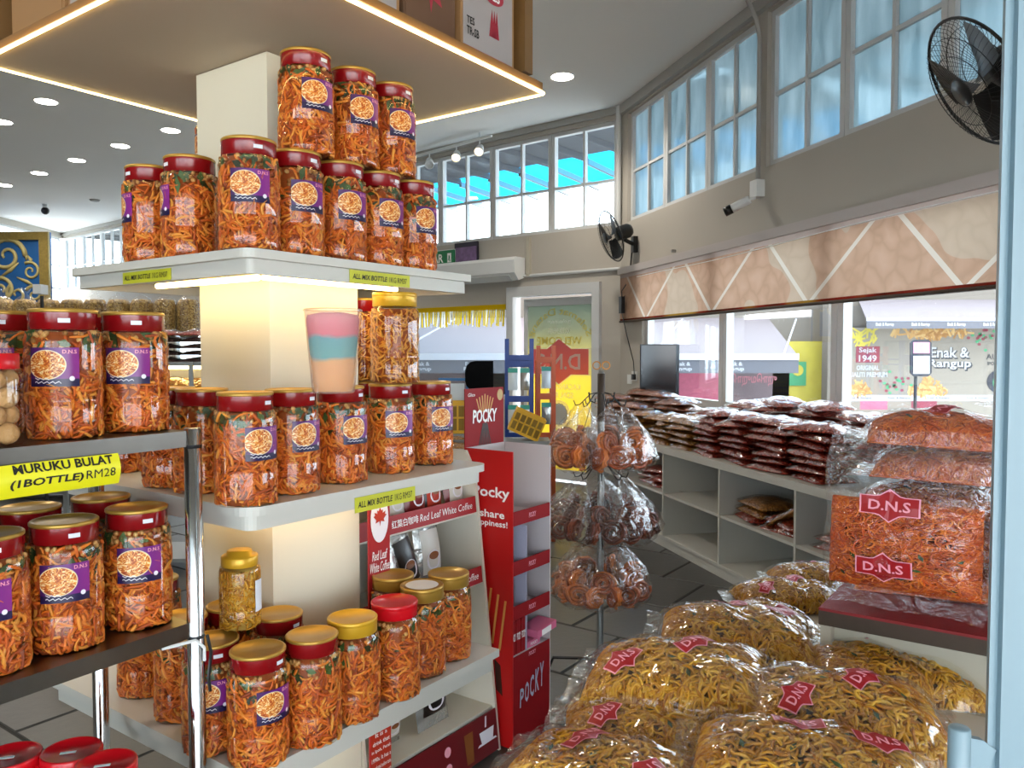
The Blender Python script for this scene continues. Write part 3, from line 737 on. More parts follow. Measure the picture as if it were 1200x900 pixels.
carton(-.19, vv+.15, .29, .28, .25, z0, 'r', [('SA IN MULTI USE INST', .5, .28, .8, .09, 'text_black')], 'white carton with a red border beside the maple leaf carton')
carton(-.27, .10, .28, .30, .27, z0, 'l', [('TEA', .72, .3, .3, .14, 'text_black')], 'carton with a black printed word on the left side of the loft') if False else None
carton(-H_+.022+.15, .30, .28, .30, .27, z0, 'l', [], 'brown carton with a red triangle at the left corner of the loft', ('carton', 'carton', 'carton_red'))
carton(-H_+.022+.15, -.02, .28, .30, .27, z0, 'l', [('TES', .2, .3, .22, .14, 'text_black')], 'white printed carton on the left side of the loft')
carton(.33, vv+.15, .30, .28, .24, z0+.2705, 'r', [], 'pink-bottomed carton stacked above the corner carton in the loft', ('carton', 'carton_white', 'carton_red'))
# ------------------------------------------------------------------ steel rack at the left with jars
R1 = Vector((-.53, -.848, 0)).normalized(); R2 = Vector((-.848, .53, 0)).normalized(); RP = Vector((-.727, 1.78, 0))
def RK(t, s_, z=0.): return RP+R1*t+R2*s_+Z*z
RZ1, RZ2, RZ3 = 1.372, .936, .50
rk = thing('steel_rack', 'stainless steel rack with chrome posts holding snack jars at the left', 'rack', RK(.5, .2))
for z in (RZ1, RZ2, RZ3):
    m = MB(); t0, t1, s0, s1 = 0., 1.1, 0., .40
    m.box(RK(t0, s0, z-.004), R1*(t1-t0), R2*(s1-s0), Z*.004); b = part('shelf_board', m, 'steel', rk)
    m = MB(); m.box(RK(t0, s0, z-.036), R1*(t1-t0), R2*.003, Z*.032); m.box(RK(t0, s1-.003, z-.036), R1*(t1-t0), R2*.003, Z*.032)
    m.box(RK(t0, s0+.003, z-.036), R1*.003, R2*(s1-s0-.006), Z*.032); m.box(RK(t1-.003, s0+.003, z-.036), R1*.003, R2*(s1-s0-.006), Z*.032); part('lip', m, 'steel', b)
for t_, s_, z1 in ((-.012, .004, RZ1+.006), (-.012, .392, RZ1+.006), (1.112, .004, RZ1+.006), (1.112, .392, RZ1+.006)):
    p = part('post', MB().lathe([(.019, 0.02), (.019, z1-.003), (.016, z1), (0, z1)], RK(t_, s_), n=18), 'chrome', rk, smooth=True)
    m = MB()
    for z in (RZ1-.04, RZ2-.04, RZ3-.04): m.lathe([(.0192, z), (.0205, z+.004), (.0192, z+.008)], RK(t_, s_), n=18)
    part('collar', m, 'dark_metal', p); part('foot', MB().lathe([(0, 0), (.022, 0), (.022, .02), (0, .021)], RK(t_, s_), n=14), 'black_plastic', p)
m = MB(); m.tube([RK(-.03, -.012, .90), RK(-.034, -.02, .86), RK(-.028, -.018, .80), RK(-.03, -.02, .77)], .004, 6); part('cable', m, 'black_plastic', rk)
m = MB(); m.tube([RK(.07, .01, RZ2-.042), RK(.0, -.012, RZ2-.04), RK(-.016, -.02, RZ2-.06), RK(-.016, -.02, RZ2-.09)], .004, 6); part('wire_clip', m, 'white_plastic', rk)
gr = 'snack jars on the steel rack'
def tk(px, s_):
    r = (px-600)/F; p = RP+R2*s_; return (r*p.y-p.x)/(R1.x-r*R1.y)
for px, s_, z, az, nm in ((157, .105, RZ1, .25, 'beside the chrome post on the top level'), (75, .105, RZ1, .25, 'second from the chrome post on the top level'), (-75, .12, RZ1, .3, 'at the picture edge on the top level'), (105, .29, RZ1, 0, 'in the rear row of the top level'), (4, .30, RZ1, .2, 'at the back above the ball jar, top level'),
        (157, .105, RZ2, .5, 'by the chrome post on the second level'), (71, .105, RZ2, .5, 'second from the chrome post on the second level'), (-22, .105, RZ2, .5, 'cut by the picture edge on the second level'), (115, .30, RZ2, .5, 'by the rear post on the second level'), (30, .31, RZ2, .5, 'at the back of the second level, middle'), (-62, .31, RZ2, .5, 'rear row of the second level, picture edge')):
    jar(RK(tk(px, s_), s_, z), az, 'red-banded jar %s of the steel rack' % nm, gr)
# jar of round balls with a plain red lid
mat('murukku_ball', '#c29a68', .75, var=.25, scale=40, bump=.35, bscale=120)
q = RK(tk(-8, .055), .055, RZ1); bj = thing('ball_jar', 'clear jar of round beige crisp balls with a red lid on the steel rack', 'jar', q)
BR, BH = .048, .175
part('jar_body', MB().lathe([(0, .003), (BR*.92, .002), (BR, .012), (BR, BH-.045), (BR*.94, BH-.03), (BR*.86, BH-.026)], n=24), 'jar_plastic', bj, False, True)
part('lid', MB().lathe([(BR*.88, BH-.03), (BR*.9, BH-.028), (BR*.9, BH-.002), (BR*.86, BH), (0, BH)], n=24), 'lid_plain_red', bj, False, True)
ds = MB(); curved(ds, BR*.9+.0008, .0, .03, BH-.022, BH-.010, 4); part('date_sticker', ds, 'sticker_white', bj, False)
for k in range(4):
    for j in range(3):
        an = 2*PI*j/3+k*1.05; part('crisp_ball', MB().ball((.0235*math.cos(an), .0235*math.sin(an), .024+.034*k), .0205, n=12, m=8), 'murukku_ball', bj, False, True)
# red lidded tubs on the lowest level
for k, (px, py) in enumerate(((84, 872), (124, 887), (12, 878), (30, 892))):
    q = on_z(px, py+6, .735); w = thing('red_tub', ('big red-lidded tub on the lowest rack level below the back post', 'red-lidded tub nearest the chrome post on the lowest rack level', 'red-lidded tub at the picture edge on the lowest rack level', 'low red-lidded tub in front at the bottom left corner')[k], 'tub', Vector((q.x, q.y, RZ3)), 0, 'red-lidded tubs')
    hh = .235-(.02 if k == 3 else 0); r = .058
    part('tub_body', MB().lathe([(0, .001), (r*.93, .001), (r*.96, .01), (r*.96, hh-.03), (r*.9, hh-.025)], n=24), 'jar_plastic', w, False, True)
    part('crisp_fill', MB().lathe([(0, .004), (r*.88, .004), (r*.88, hh-.05), (0, hh-.048)], n=20), 'crisp_core', w, False, True)
    part('lid', MB().lathe([(r*.97, hh-.035), (r, hh-.033), (r, hh-.003), (r*.97, hh), (r*.9, hh), (r*.88, hh-.002), (0, hh-.002)], n=28), 'lid_plain_red', w, False, True)
    part('lid_sticker', MB().box((-.014, -.02, hh-.0012), (.028, .008, 0), (-.002, .008, 0), (0, 0, .0008)), 'sticker_white', w, False)
# yellow price banner hanging on the rack lip
A = RK(tk(133, -.004), -.004); X = -R1; L = .36
pb = thing('price_banner', 'yellow paper price banner taped along the top lip of the steel rack', 'price label', A-X*L/2+Z*(RZ1-.09))
zt, zb = RZ1-.030, RZ1-.092
m = MB()
def bn(i, j):
    s_ = -.006-.012*math.sin(PI*j)-.002*math.sin(i*9); return A+X*(-L+L*i)-R2*(.004-s_*.8)+Z*(zt+(zb-zt)*j)
m.grid(bn, 16, 6); part('paper', m, 'price_yellow', pb, smooth=True)
NB = -R2
def btext(s, cx, cz, w, h, bold, shear=0.):
    v, f = fit(s, w, h, bold, shear); b = MB()
    b.add([bn((cx+x)/L, (zt-(cz+y))/(zt-zb))+NB*.0012 for x, y in v], f); part('lettering', b, 'text_black', pb, kind='stuff')
btext('MURUKU BULAT', L-.110, zt-.010, .19, .017, .03); btext('(1BOTTLE)', L-.145, zt-.038, .135, .019, .03, .1); btext('RM28', L-.042, zt-.035, .06, .017, 0)

# ------------------------------------------------------------------ white coffee stand behind the column
mat('coffee_red', '#a41f24', .4); mat('coffee_orange', '#b8331c', .4); mat('stand_white', '#d6cfc0', .5); mat('pouch_silver', '#b9b9b6', .25, .7, bump=.6, bscale=25); mat('pouch_black', '#1d1613', .3); mat('pouch_red', '#7c1a1a', .3); mat('pouch_white', '#d8d2c8', .35); mat('coffee_brown', '#8a4f22', .4)
mat('coffee_dark', '#6d151a', .4)
cs = thing('coffee_stand', 'white coffee stand with red shelf strips between the column and the red snack stand', 'display stand', D(.5, .0))
def vf(z): return -.197+.112*z
U0, U1, VB = .172, .872, .16
for u in (U0, U1-.012):
    part('side_panel', MB().prism([D(u, vf(0), 0), D(u, VB, 0), D(u, VB, 1.16), D(u, vf(1.0)+.05, 1.16), D(u, vf(1.05), 1.08)], U, .012), 'stand_white', cs)
part('back_panel', MB().box(D(U0+.012, VB-.01, .0), U*(U1-U0-.024), V*.01, Z*1.16), 'stand_white', cs)
for z in (.17, .655, .925):
    v0 = vf(z)+.012; sh = part('shelf_board', MB().box(D(U0+.012, v0, z-.012), U*(U1-U0-.024), V*(VB-.01-v0), Z*.012), 'stand_white', cs)
def strip(z0, z1, lean=.012):
    A = D(U0+.05, vf(z0)-.002, z0); m = MB().box(A, U*(U1-U0-.075), -V*.004, Z*(z1-z0)+V*.11*(z1-z0)); return part('front_strip', m, 'coffee_red', cs), A-V*.0045
UPL = (Z+V*.112).normalized()
for z0 in (.925, .655):
    stp, A = strip(z0, z0+.062); L = U1-U0-.075; O = A+UPL*.031
    lettering('Red Leaf White Coffee', O+U*L*.72, U, UPL, .30, .026, 'text_white', stp, .0, .2); lettering('红葉白咖啡', O+U*L*.36, U, UPL, .135, .028, 'text_white', stp, .01)
    m = MB()
    c = O+U*L*.175; m.add([c-V*.001+U*.026*math.cos(2*PI*i/20)+UPL*.026*math.sin(2*PI*i/20) for i in range(20)], [tuple(range(20))]); em = part('emblem', m, 'emblem_white', stp)
    part('emblem_leaf', leaf_mesh(c-V*.0015, U, UPL, .04, .001), 'coffee_red', em)
A = D(U0+.012, vf(0)-.001, .012); m = MB().box(A, U*(U1-U0-.03), -V*.004, (Z+V*.112)*.155); pan = part('foot_panel', m, 'coffee_dark', cs); A = A-V*.006; L = U1-U0-.03
# printed coffee cup and glass on the foot panel
m = MB(); c = A+U*L*.90+UPL*.05
m.add([c+U*x+UPL*y for x, y in ((-.045, .05), (-.035, .008), (.035, .008), (.045, .05))], [(0, 1, 2, 3)]); m.add([c+U*x+UPL*y for x, y in ((-.06, 0), (.06, 0), (.05, .008), (-.05, .008))], [(0, 1, 2, 3)])
m.add([c+U*x+UPL*y for x, y in ((-.01, .06), (0, .06), (.006, .1), (-.004, .1))], [(0, 1, 2, 3)]); part('printed_cup', m, 'emblem_white', pan)
m = MB(); c = A+U*L*.74+UPL*.015; m.add([c+U*x+UPL*y for x, y in ((-.02, 0), (.02, 0), (.026, .11), (-.026, .11))], [(0, 1, 2, 3)]); part('printed_glass', m, 'coffee_brown', pan)
for cx, cz in ((.56, .105), (.56, .045)):
    m = MB(); c = A+U*L*cx+UPL*cz; m.add([c+U*.018*math.cos(2*PI*i/18)+UPL*.018*math.sin(2*PI*i/18) for i in range(18)], [tuple(range(18))]); part('printed_seal', m, 'text_pink', pan)
lettering('红葉', A+U*L*.38+UPL*.05, U, UPL, .1, .06, 'text_white', pan)
# signboard at its left end
sbw = D(du(455, -.20), -.20)-D(.10, -.20); uu0 = .168; uu1 = du(456, -.205)
sg = thing('coffee_sign', 'tall red coffee signboard with a leaf emblem beside the column', 'sign', D((uu0+uu1)/2, -.203, 0)); A = D(uu0, -.2035, 0)
part('board', MB().box(A, U*(uu1-uu0), V*.006, Z*1.13), 'coffee_red', sg); L = uu1-uu0; c0 = A+U*L/2-V*.0005
part('lower_print', MB().box(A-V*.0012+U*.002+Z*.02, U*(L-.004), V*.0008, Z*.36), 'coffee_orange', sg)
m = MB(); zc = 1.02; m.add([c0+Z*zc+U*L*.42*math.cos(2*PI*i/28)+Z*.075*math.sin(2*PI*i/28)-V*.001 for i in range(28)], [tuple(range(28))]); em = part('emblem', m, 'emblem_white', sg)
part('emblem_leaf', leaf_mesh(c0+Z*(zc+.005)-V*.002, U, Z, L*.62, .001), 'coffee_orange', em)
lettering('Red Leaf', c0+Z*.905, U, Z, L*.72, .030, 'text_white', sg, .01, .2); lettering('White Coffee', c0+Z*.868, U, Z, L*.92, .032, 'text_white', sg, .01, .2)
lettering('红', c0-U*L*.12+Z*.80, U, Z, .045, .045, 'text_white', sg); lettering('葉', c0-U*L*.12+Z*.745, U, Z, .045, .045, 'text_white', sg)
for k, s in enumerate(('Malaysia', 'It is a', 'drink that', 'in Ipoh, Perak', '1990s. It has a', 'smooth and mellow taste', 'that stay in your mouth')):
    lettering(s, c0+Z*(.355-.026*k)-V*.001, U, Z, min(L*.92, .0075*len(s)), .014, 'text_white', sg, .01)
# coffee pouches
def pouch(u, v, z, w, h, rot, lean, m1, m2, label):
    o = thing('coffee_pouch', label, 'pouch', D(u, v, z), 0, 'coffee pouches')
    X = (U*math.cos(rot)+Z*math.sin(rot)); Y = (Z*math.cos(rot)-U*math.sin(rot)); Y = (Y*math.cos(lean)+V*math.sin(lean)).normalized(); Nn = X.cross(Y)
    b = MB(); base = D(u, v, z+.002+abs(math.sin(rot))*w/2)
    th = lambda i, j: .032*max(0., (1-abs(2*i-1)**3))*max(0., math.sin(PI*min(1, .12+.88*(1-j))))
    b.grid(lambda i, j: base+X*(i-.5)*w+Y*j*h+Nn*th(i, j), 8, 8); b.grid(lambda i, j: base+X*(.5-i)*w+Y*j*h-Nn*th(i, j), 8, 8)
    po = part('pouch_body', b, m1, o, smooth=True)
    f = lambda i, j: base+X*(i-.5)*w+Y*j*h+Nn*(th(i, j)+.0015)
    b = MB(); b.grid(lambda i, j: f(.14+.72*i, .22+.66*j), 6, 6); pr = part('printed_front', b, m2, po, smooth=True)
    b = MB(); b.add([f(.5+.26*math.cos(2*PI*k/16), .42+.15*math.sin(2*PI*k/16))+Nn*.001 for k in range(16)], [tuple(range(16))]); part('printed_cup', b, 'emblem_white', pr)
    b = MB(); b.add([f(.5+.19*math.cos(2*PI*k/16), .49+.06*math.sin(2*PI*k/16))+Nn*.002 for k in range(16)], [tuple(range(16))]); part('printed_coffee', b, 'coffee_brown', pr)
for k, px in enumerate((463, 488, 508, 534)):
    pouch(du(px, -.03)+.0, -.03, .925, .11, .19, 0, .25, ('pouch_black', 'pouch_red', 'pouch_black', 'pouch_red')[k], ('pouch_white', 'pouch_red', 'coffee_orange', 'pouch_white')[k], '%s coffee pouch from the left on the upper shelf of the coffee stand' % ('first', 'second', 'third', 'fourth')[k])
pouch(.40, -.05, .655, .13, .2, .0, .1, 'pouch_silver', 'pouch_silver', 'silver coffee pouch at the left of the middle shelf, coffee stand')
pouch(.53, -.06, .655, .12, .24, .22, .2, 'pouch_silver', 'pouch_black', 'tilted black coffee pouch with a purple cup on the coffee stand')
pouch(.67, -.02, .655, .14, .25, 0, .15, 'pouch_silver', 'pouch_white', 'white coffee pouch on the middle shelf of the coffee stand')
pouch(.40, -.06, .17, .10, .15, 0, .05, 'pouch_silver', 'pouch_white', 'small silver coffee pouch on the bottom shelf of the coffee stand')
pouch(.60, -.09, .17, .17, .22, 0, .15, 'pouch_silver', 'pouch_black', 'large silver coffee pouch with a dark label on the bottom shelf')

# ------------------------------------------------------------------ red snack-stick stand
mat('pocky_red', '#8c0a12', .6, spec=.25); mat('pocky_side', '#b81414', .35); mat('card_grey', '#c3b8b8', .6); mat('card_lilac', '#a9a8bc', .6); mat('stick_tan', '#d2934a', .5); mat('stick_choc', '#3a1c12', .5); mat('gold_print', '#b08a3a', .4); mat('pink_box', '#d26a8c', .4)
pk = thing('snack_stick_stand', 'tall red cardboard floor stand for chocolate snack sticks with header card', 'display stand', D(1.03, -.12))
pu0, pu1, pv0, pv1 = .895, 1.165, -.238, -.002
part('side_panel', MB().box(D(pu0, pv0, 0), U*.005, V*(pv1-pv0), Z*1.165), 'pocky_side', pk); part('inner_lining', MB().box(D(pu0+.0055, pv0+.004, .36), U*.003, V*(pv1-pv0-.01), Z*.80), 'card_grey', pk)
part('side_panel', MB().box(D(pu1-.005, pv0, 0), U*.005, V*(pv1-pv0), Z*1.165), 'card_grey', pk)
part('back_panel', MB().box(D(pu0+.009, pv1-.006, 0), U*(pu1-pu0-.015), V*.005, Z*1.165), 'card_grey', pk)
part('front_panel', MB().box(D(pu0+.006, pv0, 0), U*(pu1-pu0-.012), V*.004, Z*.36), 'pocky_red', pk)
for z in (.36, .525, .70, .895):
    sh = part('tray', MB().box(D(pu0+.009, pv0+.006, z-.006), U*(pu1-pu0-.015), V*(pv1-pv0-.014), Z*.006), 'card_grey', pk)
    if z > .4:
        part('front_strip', MB().box(D(pu0+.006, pv0, z-.02), U*(pu1-pu0-.012), V*.004, Z*.055), 'pocky_red', pk)
        lettering('POCKY', D((pu0+pu1)/2, pv0-.0005, z+.008), U, Z, .05, .02, 'text_pink', pk, .02, .1)
    if z < .8: part('divider', MB().box(D(pu0+.105, pv0+.008, z), U*.004, V*(pv1-pv0-.02), Z*(.16 if z > .4 else .15)), 'card_lilac', pk)
lettering('POCKY', D((pu0+pu1)/2, pv0-.0005, .345), U, Z, .05, .016, 'text_pink', pk, .02, .1)
X_, Y_ = U, (Z*1+U*.12).normalized()
for k, ch in enumerate('POCKY'):
    lettering(ch, D(pu0+.06+.036*k, pv0-.0008, .185+.012*k), U, Z, .028, .075+.006*k, 'card_lilac', pk, .02, .1)
S = -V; sx = lambda v, z: D(pu0-.0008, v, z)
for s, v, z, w_, h_ in (('Pocky', -.135, .995, .18, .055), ('share', -.14, .915, .12, .03), ('happiness!', -.13, .875, .17, .032)):
    lettering(s, sx(v, z), S, Z, w_, h_, 'text_white', pk, .02)
for k in range(3):
    m = MB(); a0 = sx(-.10-.035*k, .42-.02*k); m.prism([a0, a0+S*.01, a0+S*.04+Z*.20, a0+S*.03+Z*.20], -U, .0006); part('printed_stick', m, 'stick_tan', pk)
m = MB(); a0 = sx(-.16, .22); m.prism([a0, a0+S*.03-Z*.02, a0+S*.02+Z*.10, a0-S*.01+Z*.12], -U, .0006); part('printed_stick', m, 'stick_choc', pk)
hd0 = D(pu0+.004, pv1+.0015, 1.10); hw, hh = pu1-pu0-.008, .30
hp = part('header_card', MB().box(hd0, U*hw, V*.004, Z*hh), 'pocky_red', pk); hc = hd0+U*hw/2-V*.0006
lettering('POCKY', hc+Z*.185, U, Z, .165, .056, 'text_white', hp, .03, .08); lettering('Glico', hc-U*.09+Z*.275, U, Z, .045, .014, 'text_white', hp, 0, .25); lettering('Taste the moment', hc+Z*.135, U, Z, .12, .01, 'text_white', hp) if False else None
for k in range(7):
    x = (k-3)*.011; m = MB(); m.prism([hc+U*(x-.0035)+Z*.20, hc+U*(x+.0035)+Z*.20, hc+U*(x*1.7+.0035)+Z*(.275-abs(k-3)*.006), hc+U*(x*1.7-.0035)+Z*(.275-abs(k-3)*.006)], -V, .0005); part('printed_stick', m, 'stick_tan', hp)
    m = MB(); m.prism([hc+U*(x*1.4-.0035)+Z*.04, hc+U*(x*1.4+.0035)+Z*.04, hc+U*(x*.4+.003)+Z*.155, hc+U*(x*.4-.003)+Z*.155], -V, .0005); part('printed_stick', m, 'stick_choc', hp)
m = MB(); m.prism([hc+U*(.105+.02*math.cos(2*PI*i/20))+Z*(.268+.024*math.sin(2*PI*i/20)) for i in range(20)], -V, .0006); part('printed_seal', m, 'gold_print', hp)
m = MB(); m.box(hc-U*.118+Z*.03-V*.0006, U*.035, -V*.0004, Z*.028); part('printed_tag', m, 'text_white', hp)
m = MB(); m.prism([hc+U*(.10+.009*math.cos(2*PI*i/14))+Z*(.03+.011*math.sin(2*PI*i/14)) for i in range(14)], -V, .0006); part('printed_dot', m, 'text_pink', hp)
for k, (u, c, nm, tl) in enumerate(((.905, 'pocky_red', 'red snack-stick box, leftmost in the lowest tray', 0), (.938, 'pocky_red', 'red snack-stick box, second in the lowest tray', 0), (.971, 'pocky_red', 'red snack-stick box, third in the lowest tray', 0), (1.015, 'pink_box', 'pink snack-stick box lying at the front of the lowest tray', 1), (1.06, 'pink_box', 'pink snack-stick box sticking out of the lowest tray', 2))):
    w = thing('snack_stick_box', nm+' of the red stand', 'box', D(u, pv0+.02, .361), 0, 'snack-stick boxes'); A = D(u, pv0+.012, .361)
    if tl == 0: part('box', MB().box(A, U*.028, V*.08, Z*.135), c, w); lettering('POCKY', A+U*.014-V*.0005+Z*.07, U, Z, .025, .03, 'text_white', w, .02)
    elif tl == 1: part('box', MB().box(A+Z*.0, U*.09, V*.12, Z*.025), c, w); lettering('POCKY', A+U*.045-V*.0005+Z*.012, U, Z, .05, .012, 'text_white', w, .02)
    else:
        Q = (U*.9+Z*.3-V*.3).normalized(); part('box', MB().box(A+Z*.03-V*.02, Q*.10, V*.09, Z*.03), c, w); part('end_flap', MB().box(A+Z*.032-V*.0215+Q*.02, Q*.05, -V*.0008, Z*.024), 'text_white', w)
# ------------------------------------------------------------------ bags of noodles: prototypes (lying flat, long axis x)
def pil(x, y, a, b, H, p=2.6, q=.45):
    fx = np.clip(1-np.abs(x/a)**p, 0, 1); fy = np.clip(1-np.abs(y/b)**p, 0, 1); return H*(fx*fy)**q
def bag_contents(a, b, H, mats, n, rad, ln, seed, curl=10., sink=.016):
    r_ = np.random.default_rng(seed); K = 8
    e = np.where(r_.random(n) < .45, 1, 0)
    x0 = r_.uniform(-a, a, n)*.97; y0 = r_.uniform(-b, b, n)*.97
    sd = r_.integers(0, 4, n); k = e == 1
    x0 = np.where(k & (sd == 0), a*r_.uniform(.8, .99, n), np.where(k & (sd == 1), -a*r_.uniform(.8, .99, n), x0))
    y0 = np.where(k & (sd == 2), b*r_.uniform(.8, .99, n), np.where(k & (sd == 3), -b*r_.uniform(.8, .99, n), y0))
    L = r_.uniform(*ln, n); hd = r_.uniform(0, 2*PI, n); cv = r_.normal(0, curl, n)
    s = np.linspace(-.5, .5, K)[None, :]*L[:, None]; th = hd[:, None]+cv[:, None]*s*3
    dx = np.cumsum(np.cos(th)*L[:, None]/(K-1), 1); dy = np.cumsum(np.sin(th)*L[:, None]/(K-1), 1)
    x = np.clip(x0[:, None]+dx-dx.mean(1, keepdims=True), -a*.995, a*.995); y = np.clip(y0[:, None]+dy-dy.mean(1, keepdims=True), -b*.995, b*.995)
    z = pil(x, y, a, b, H)-sink*r_.random((n, 1))+.004*np.sin(np.linspace(0, PI, K))[None, :]*r_.random((n, 1))
    z = np.maximum(z, .006)
    v, f = np_tubes(np.stack([x, y, z], -1), r_.uniform(*rad, n), 4)
    c = MB(); nx = 18
    sg = lambda t: math.copysign(abs(t)**.6, t)
    c.grid(lambda i, j: (sg(2*i-1)*a*.995, sg(2*j-1)*b*.995, max(.003, float(pil(sg(2*i-1)*a*.995, sg(2*j-1)*b*.995, a, b, H))-sink*.9)), nx, nx)
    c.grid(lambda i, j: ((1-2*i)*a*.98, (2*j-1)*b*.98, .003), 2, 2)
    V_ = np.concatenate([v, np.array(c.v)]); F_ = np.concatenate([f, np.array(c.f)+len(v)]); mi = np.concatenate([np.zeros(len(f), int), np.ones(len(c.f), int)])
    extra = MB()
    for _ in range(10):
        ax, ay = r_.uniform(-a, a)*.8, r_.uniform(-b, b)*.8; t = r_.uniform(0, PI); l = r_.uniform(.012, .02)
        P = lambda u, w: (ax+u*math.cos(t)-w*math.sin(t), ay+u*math.sin(t)+w*math.cos(t), float(pil(ax+u*math.cos(t)-w*math.sin(t), ay+u*math.sin(t)+w*math.cos(t), a, b, H))+.003)
        extra.add([P(-l, 0), P(0, -.006), P(l, 0), P(0, .006)], [(0, 1, 2, 3)])
    F_ = np.concatenate([F_, np.array(extra.f)+len(V_)]); V_ = np.concatenate([V_, np.array(extra.v)]); mi = np.concatenate([mi, np.full(len(extra.f), 2)])
    return npmesh('noodles', V_, F_, list(mats)+['curry_leaf'], mi)
def fz(x, y, a, b, H, seed=0., m=.010):
    """height of the film over the contents, sagging to a flat fin at both ends"""
    h = float(pil(x, y, a*1.06, b*1.05, H, 2.4, .40))
    wr = .006*math.sin(19*x+3*math.sin(11*y+seed)+seed)*math.cos(13*y+seed*2)+.004*math.sin(47*x+21*y+seed*3)
    return h+m+wr*(.35+min(1., h/max(H, 1e-3)))
def bag_film(a, b, H, ex, ey, seed, film_m):
    m = MB(); nx, ny = 40, 26
    def top(i, j):
        x = (2*i-1)*a*ex; y = (2*j-1)*b*ey; edge = abs(2*i-1)
        y *= 1-.10*max(0, abs(x)/a-.9)
        return (x+.004*math.sin(31*y+seed), y+.004*math.sin(27*x+seed), fz(x, y, a, b, H, seed)+(.03*max(0, abs(x)/a-1)*math.sin(9*y/b+seed)))
    m.grid(top, nx, ny)
    m.grid(lambda i, j: (lambda p: (p[0], p[1], min(p[2], .0035)))(top(1-i, j)), 10, 8)
    return m.mesh('film', film_m, True)
def bag_print(a, b, H, spots, seed, stx=None):
    """red lozenge banners with D.N.S, draped over the film; spots = (x, y, rot, scale)"""
    m = MB()
    shape = [(-.5, -.2), (-.19, -.2), (0, -.36), (.19, -.2), (.5, -.2), (.5, .2), (.19, .2), (0, .36), (-.19, .2), (-.5, .2)]
    for (cx, cy, rot, s) in spots:
        c, q = math.cos(rot), math.sin(rot)
        P = lambda x, y, o: (lambda X, Y: (X, Y, fz(X, Y, a, b, H, seed)+o))(cx+(x*c-y*q)*s, cy+(x*q+y*c)*s)
        n = 12
        # strips keep the print on the curved film
        xs = [-.5+i/n for i in range(n+1)]
        up = lambda x: .2 if abs(x) > .19 else .36-(.16/.19)*abs(x)
        for o, k, mi in ((.0012, 1.06, 1), (.002, 1., 0)):
            vs = [];
            for x in xs: vs += [P(x*k, -up(x)*k*(1.04 if mi else 1), o), P(x*k, 0, o), P(x*k, up(x)*k*(1.04 if mi else 1), o)]
            m.add(vs, [f for i in range(n) for f in ((3*i, 3*i+3, 3*i+4, 3*i+1), (3*i+1, 3*i+4, 3*i+5, 3*i+2))], mi)
        v, f = fit('D.N.S', .74, .24, .02); m.add([P(x, y, .0035) for x, y in v], f, 1)
        m2 = 0
    return m.mesh('printed_logo', ['dns_red', 'text_pink'])
YA, YB, YH = .225, .155, .100
me_yc = [bag_contents(YA, YB, YH, ('noodle_yellow', 'noodle_core_shade'), 2100, (.0034, .0045), (.025, .055), 31+k, 16) for k in range(2)]
me_yf = [bag_film(YA, YB, YH, 1.26, 1.10, 1.3+2*k, 'bag_film') for k in range(3)]
me_yp = [bag_print(YA, YB, YH, sp, 1.3+2*k) for k, sp in enumerate(([(-.07, .03, 1.1, .10), (.10, -.05, 1.2, .10)], [(.05, .05, .9, .11), (-.12, -.06, 1.0, .10)], [(-.02, .08, .2, .10), (.14, .07, .25, .10)]))]
OA, OB, OH = .21, .17, .10
me_oc = [bag_contents(OA, OB, OH, ('shred_orange', 'shred_core_shade'), 2100, (.0021, .0030), (.05, .12), 41+k, 14, .018) for k in range(2)]
me_of = [bag_film(OA, OB, OH, 1.34, 1.10, 4.3+2*k, 'bag_film_clear') for k in range(2)]
me_op = [bag_print(OA, OB, OH, sp, 4.3+2*k) for k, sp in enumerate(([(.05, .02, -PI/2, .13), (-.14, .03, -PI/2, .12)], [(.0, .0, .3, .12)]))]
BN = 0
def bag(kind, loc, rot, label, group, k=None, scale=1., pr=True):
    global BN; BN += 1; k = BN if k is None else k
    c, f, p = (me_yc, me_yf, me_yp) if kind == 'y' else (me_oc, me_of, me_op)
    w = thing('noodle_bag' if kind == 'y' else 'shredded_snack_bag', label, 'snack bag', loc, 0, group)
    w.rotation_euler = rot; w.scale = (scale,)*3
    part('noodles', c[k % len(c)], None, w, False, kind='stuff'); fo = part('film', f[k % len(f)], None, w, False)
    if pr: q = link('printed_logo', p[k % len(p)]); q.parent = w; q['kind'] = 'stuff'
    return w

# ------------------------------------------------------------------ low display table (towards the far right) with yellow noodle bags
mat('table_wood', '#8d8a80', .5, var=.08, scale=4)
TZ = .595; CZ = .80; C0 = Vector((.90, 2.30, 0)); XV = -V
def CB(x, y, z=0.): return C0+XV*x+U*y+Z*z
def low_table(x0, x1, y0, y1, label):
    tb = thing('display_table', label, 'table', CB((x0+x1)/2, (y0+y1)/2))
    part('table_top', MB().box(CB(x0, y0, TZ-.03), XV*(x1-x0), U*(y1-y0), Z*.03), 'white_lam', tb)
    for x in (x0+.03, x1-.08):
        for y in (y0+.03, y1-.08): part('leg', MB().box(CB(x, y), XV*.05, U*.05, Z*(TZ-.03)), 'white_lam', tb)
    part('shelf_board', MB().box(CB(x0+.08, y0+.08, .18), XV*(x1-x0-.16), U*(y1-y0-.16), Z*.02), 'white_lam', tb)
low_table(-.40, -.02, -1.12, 1.10, 'long low white table beside the red cabinet under the left yellow bags'); low_table(-.015, 1.2, -1.15, -.02, 'low white table before the red cabinet under the right yellow bags')
gy = 'yellow noodle bags on the display table'
ya = PI/2-a_
def yb(px, py, z, rz, rx, ry, label, k=None, sc=1.):
    q = on_z(px, py, z); q.z = z; return bag('y', q, (rx, ry, rz), label, gy, k, sc)
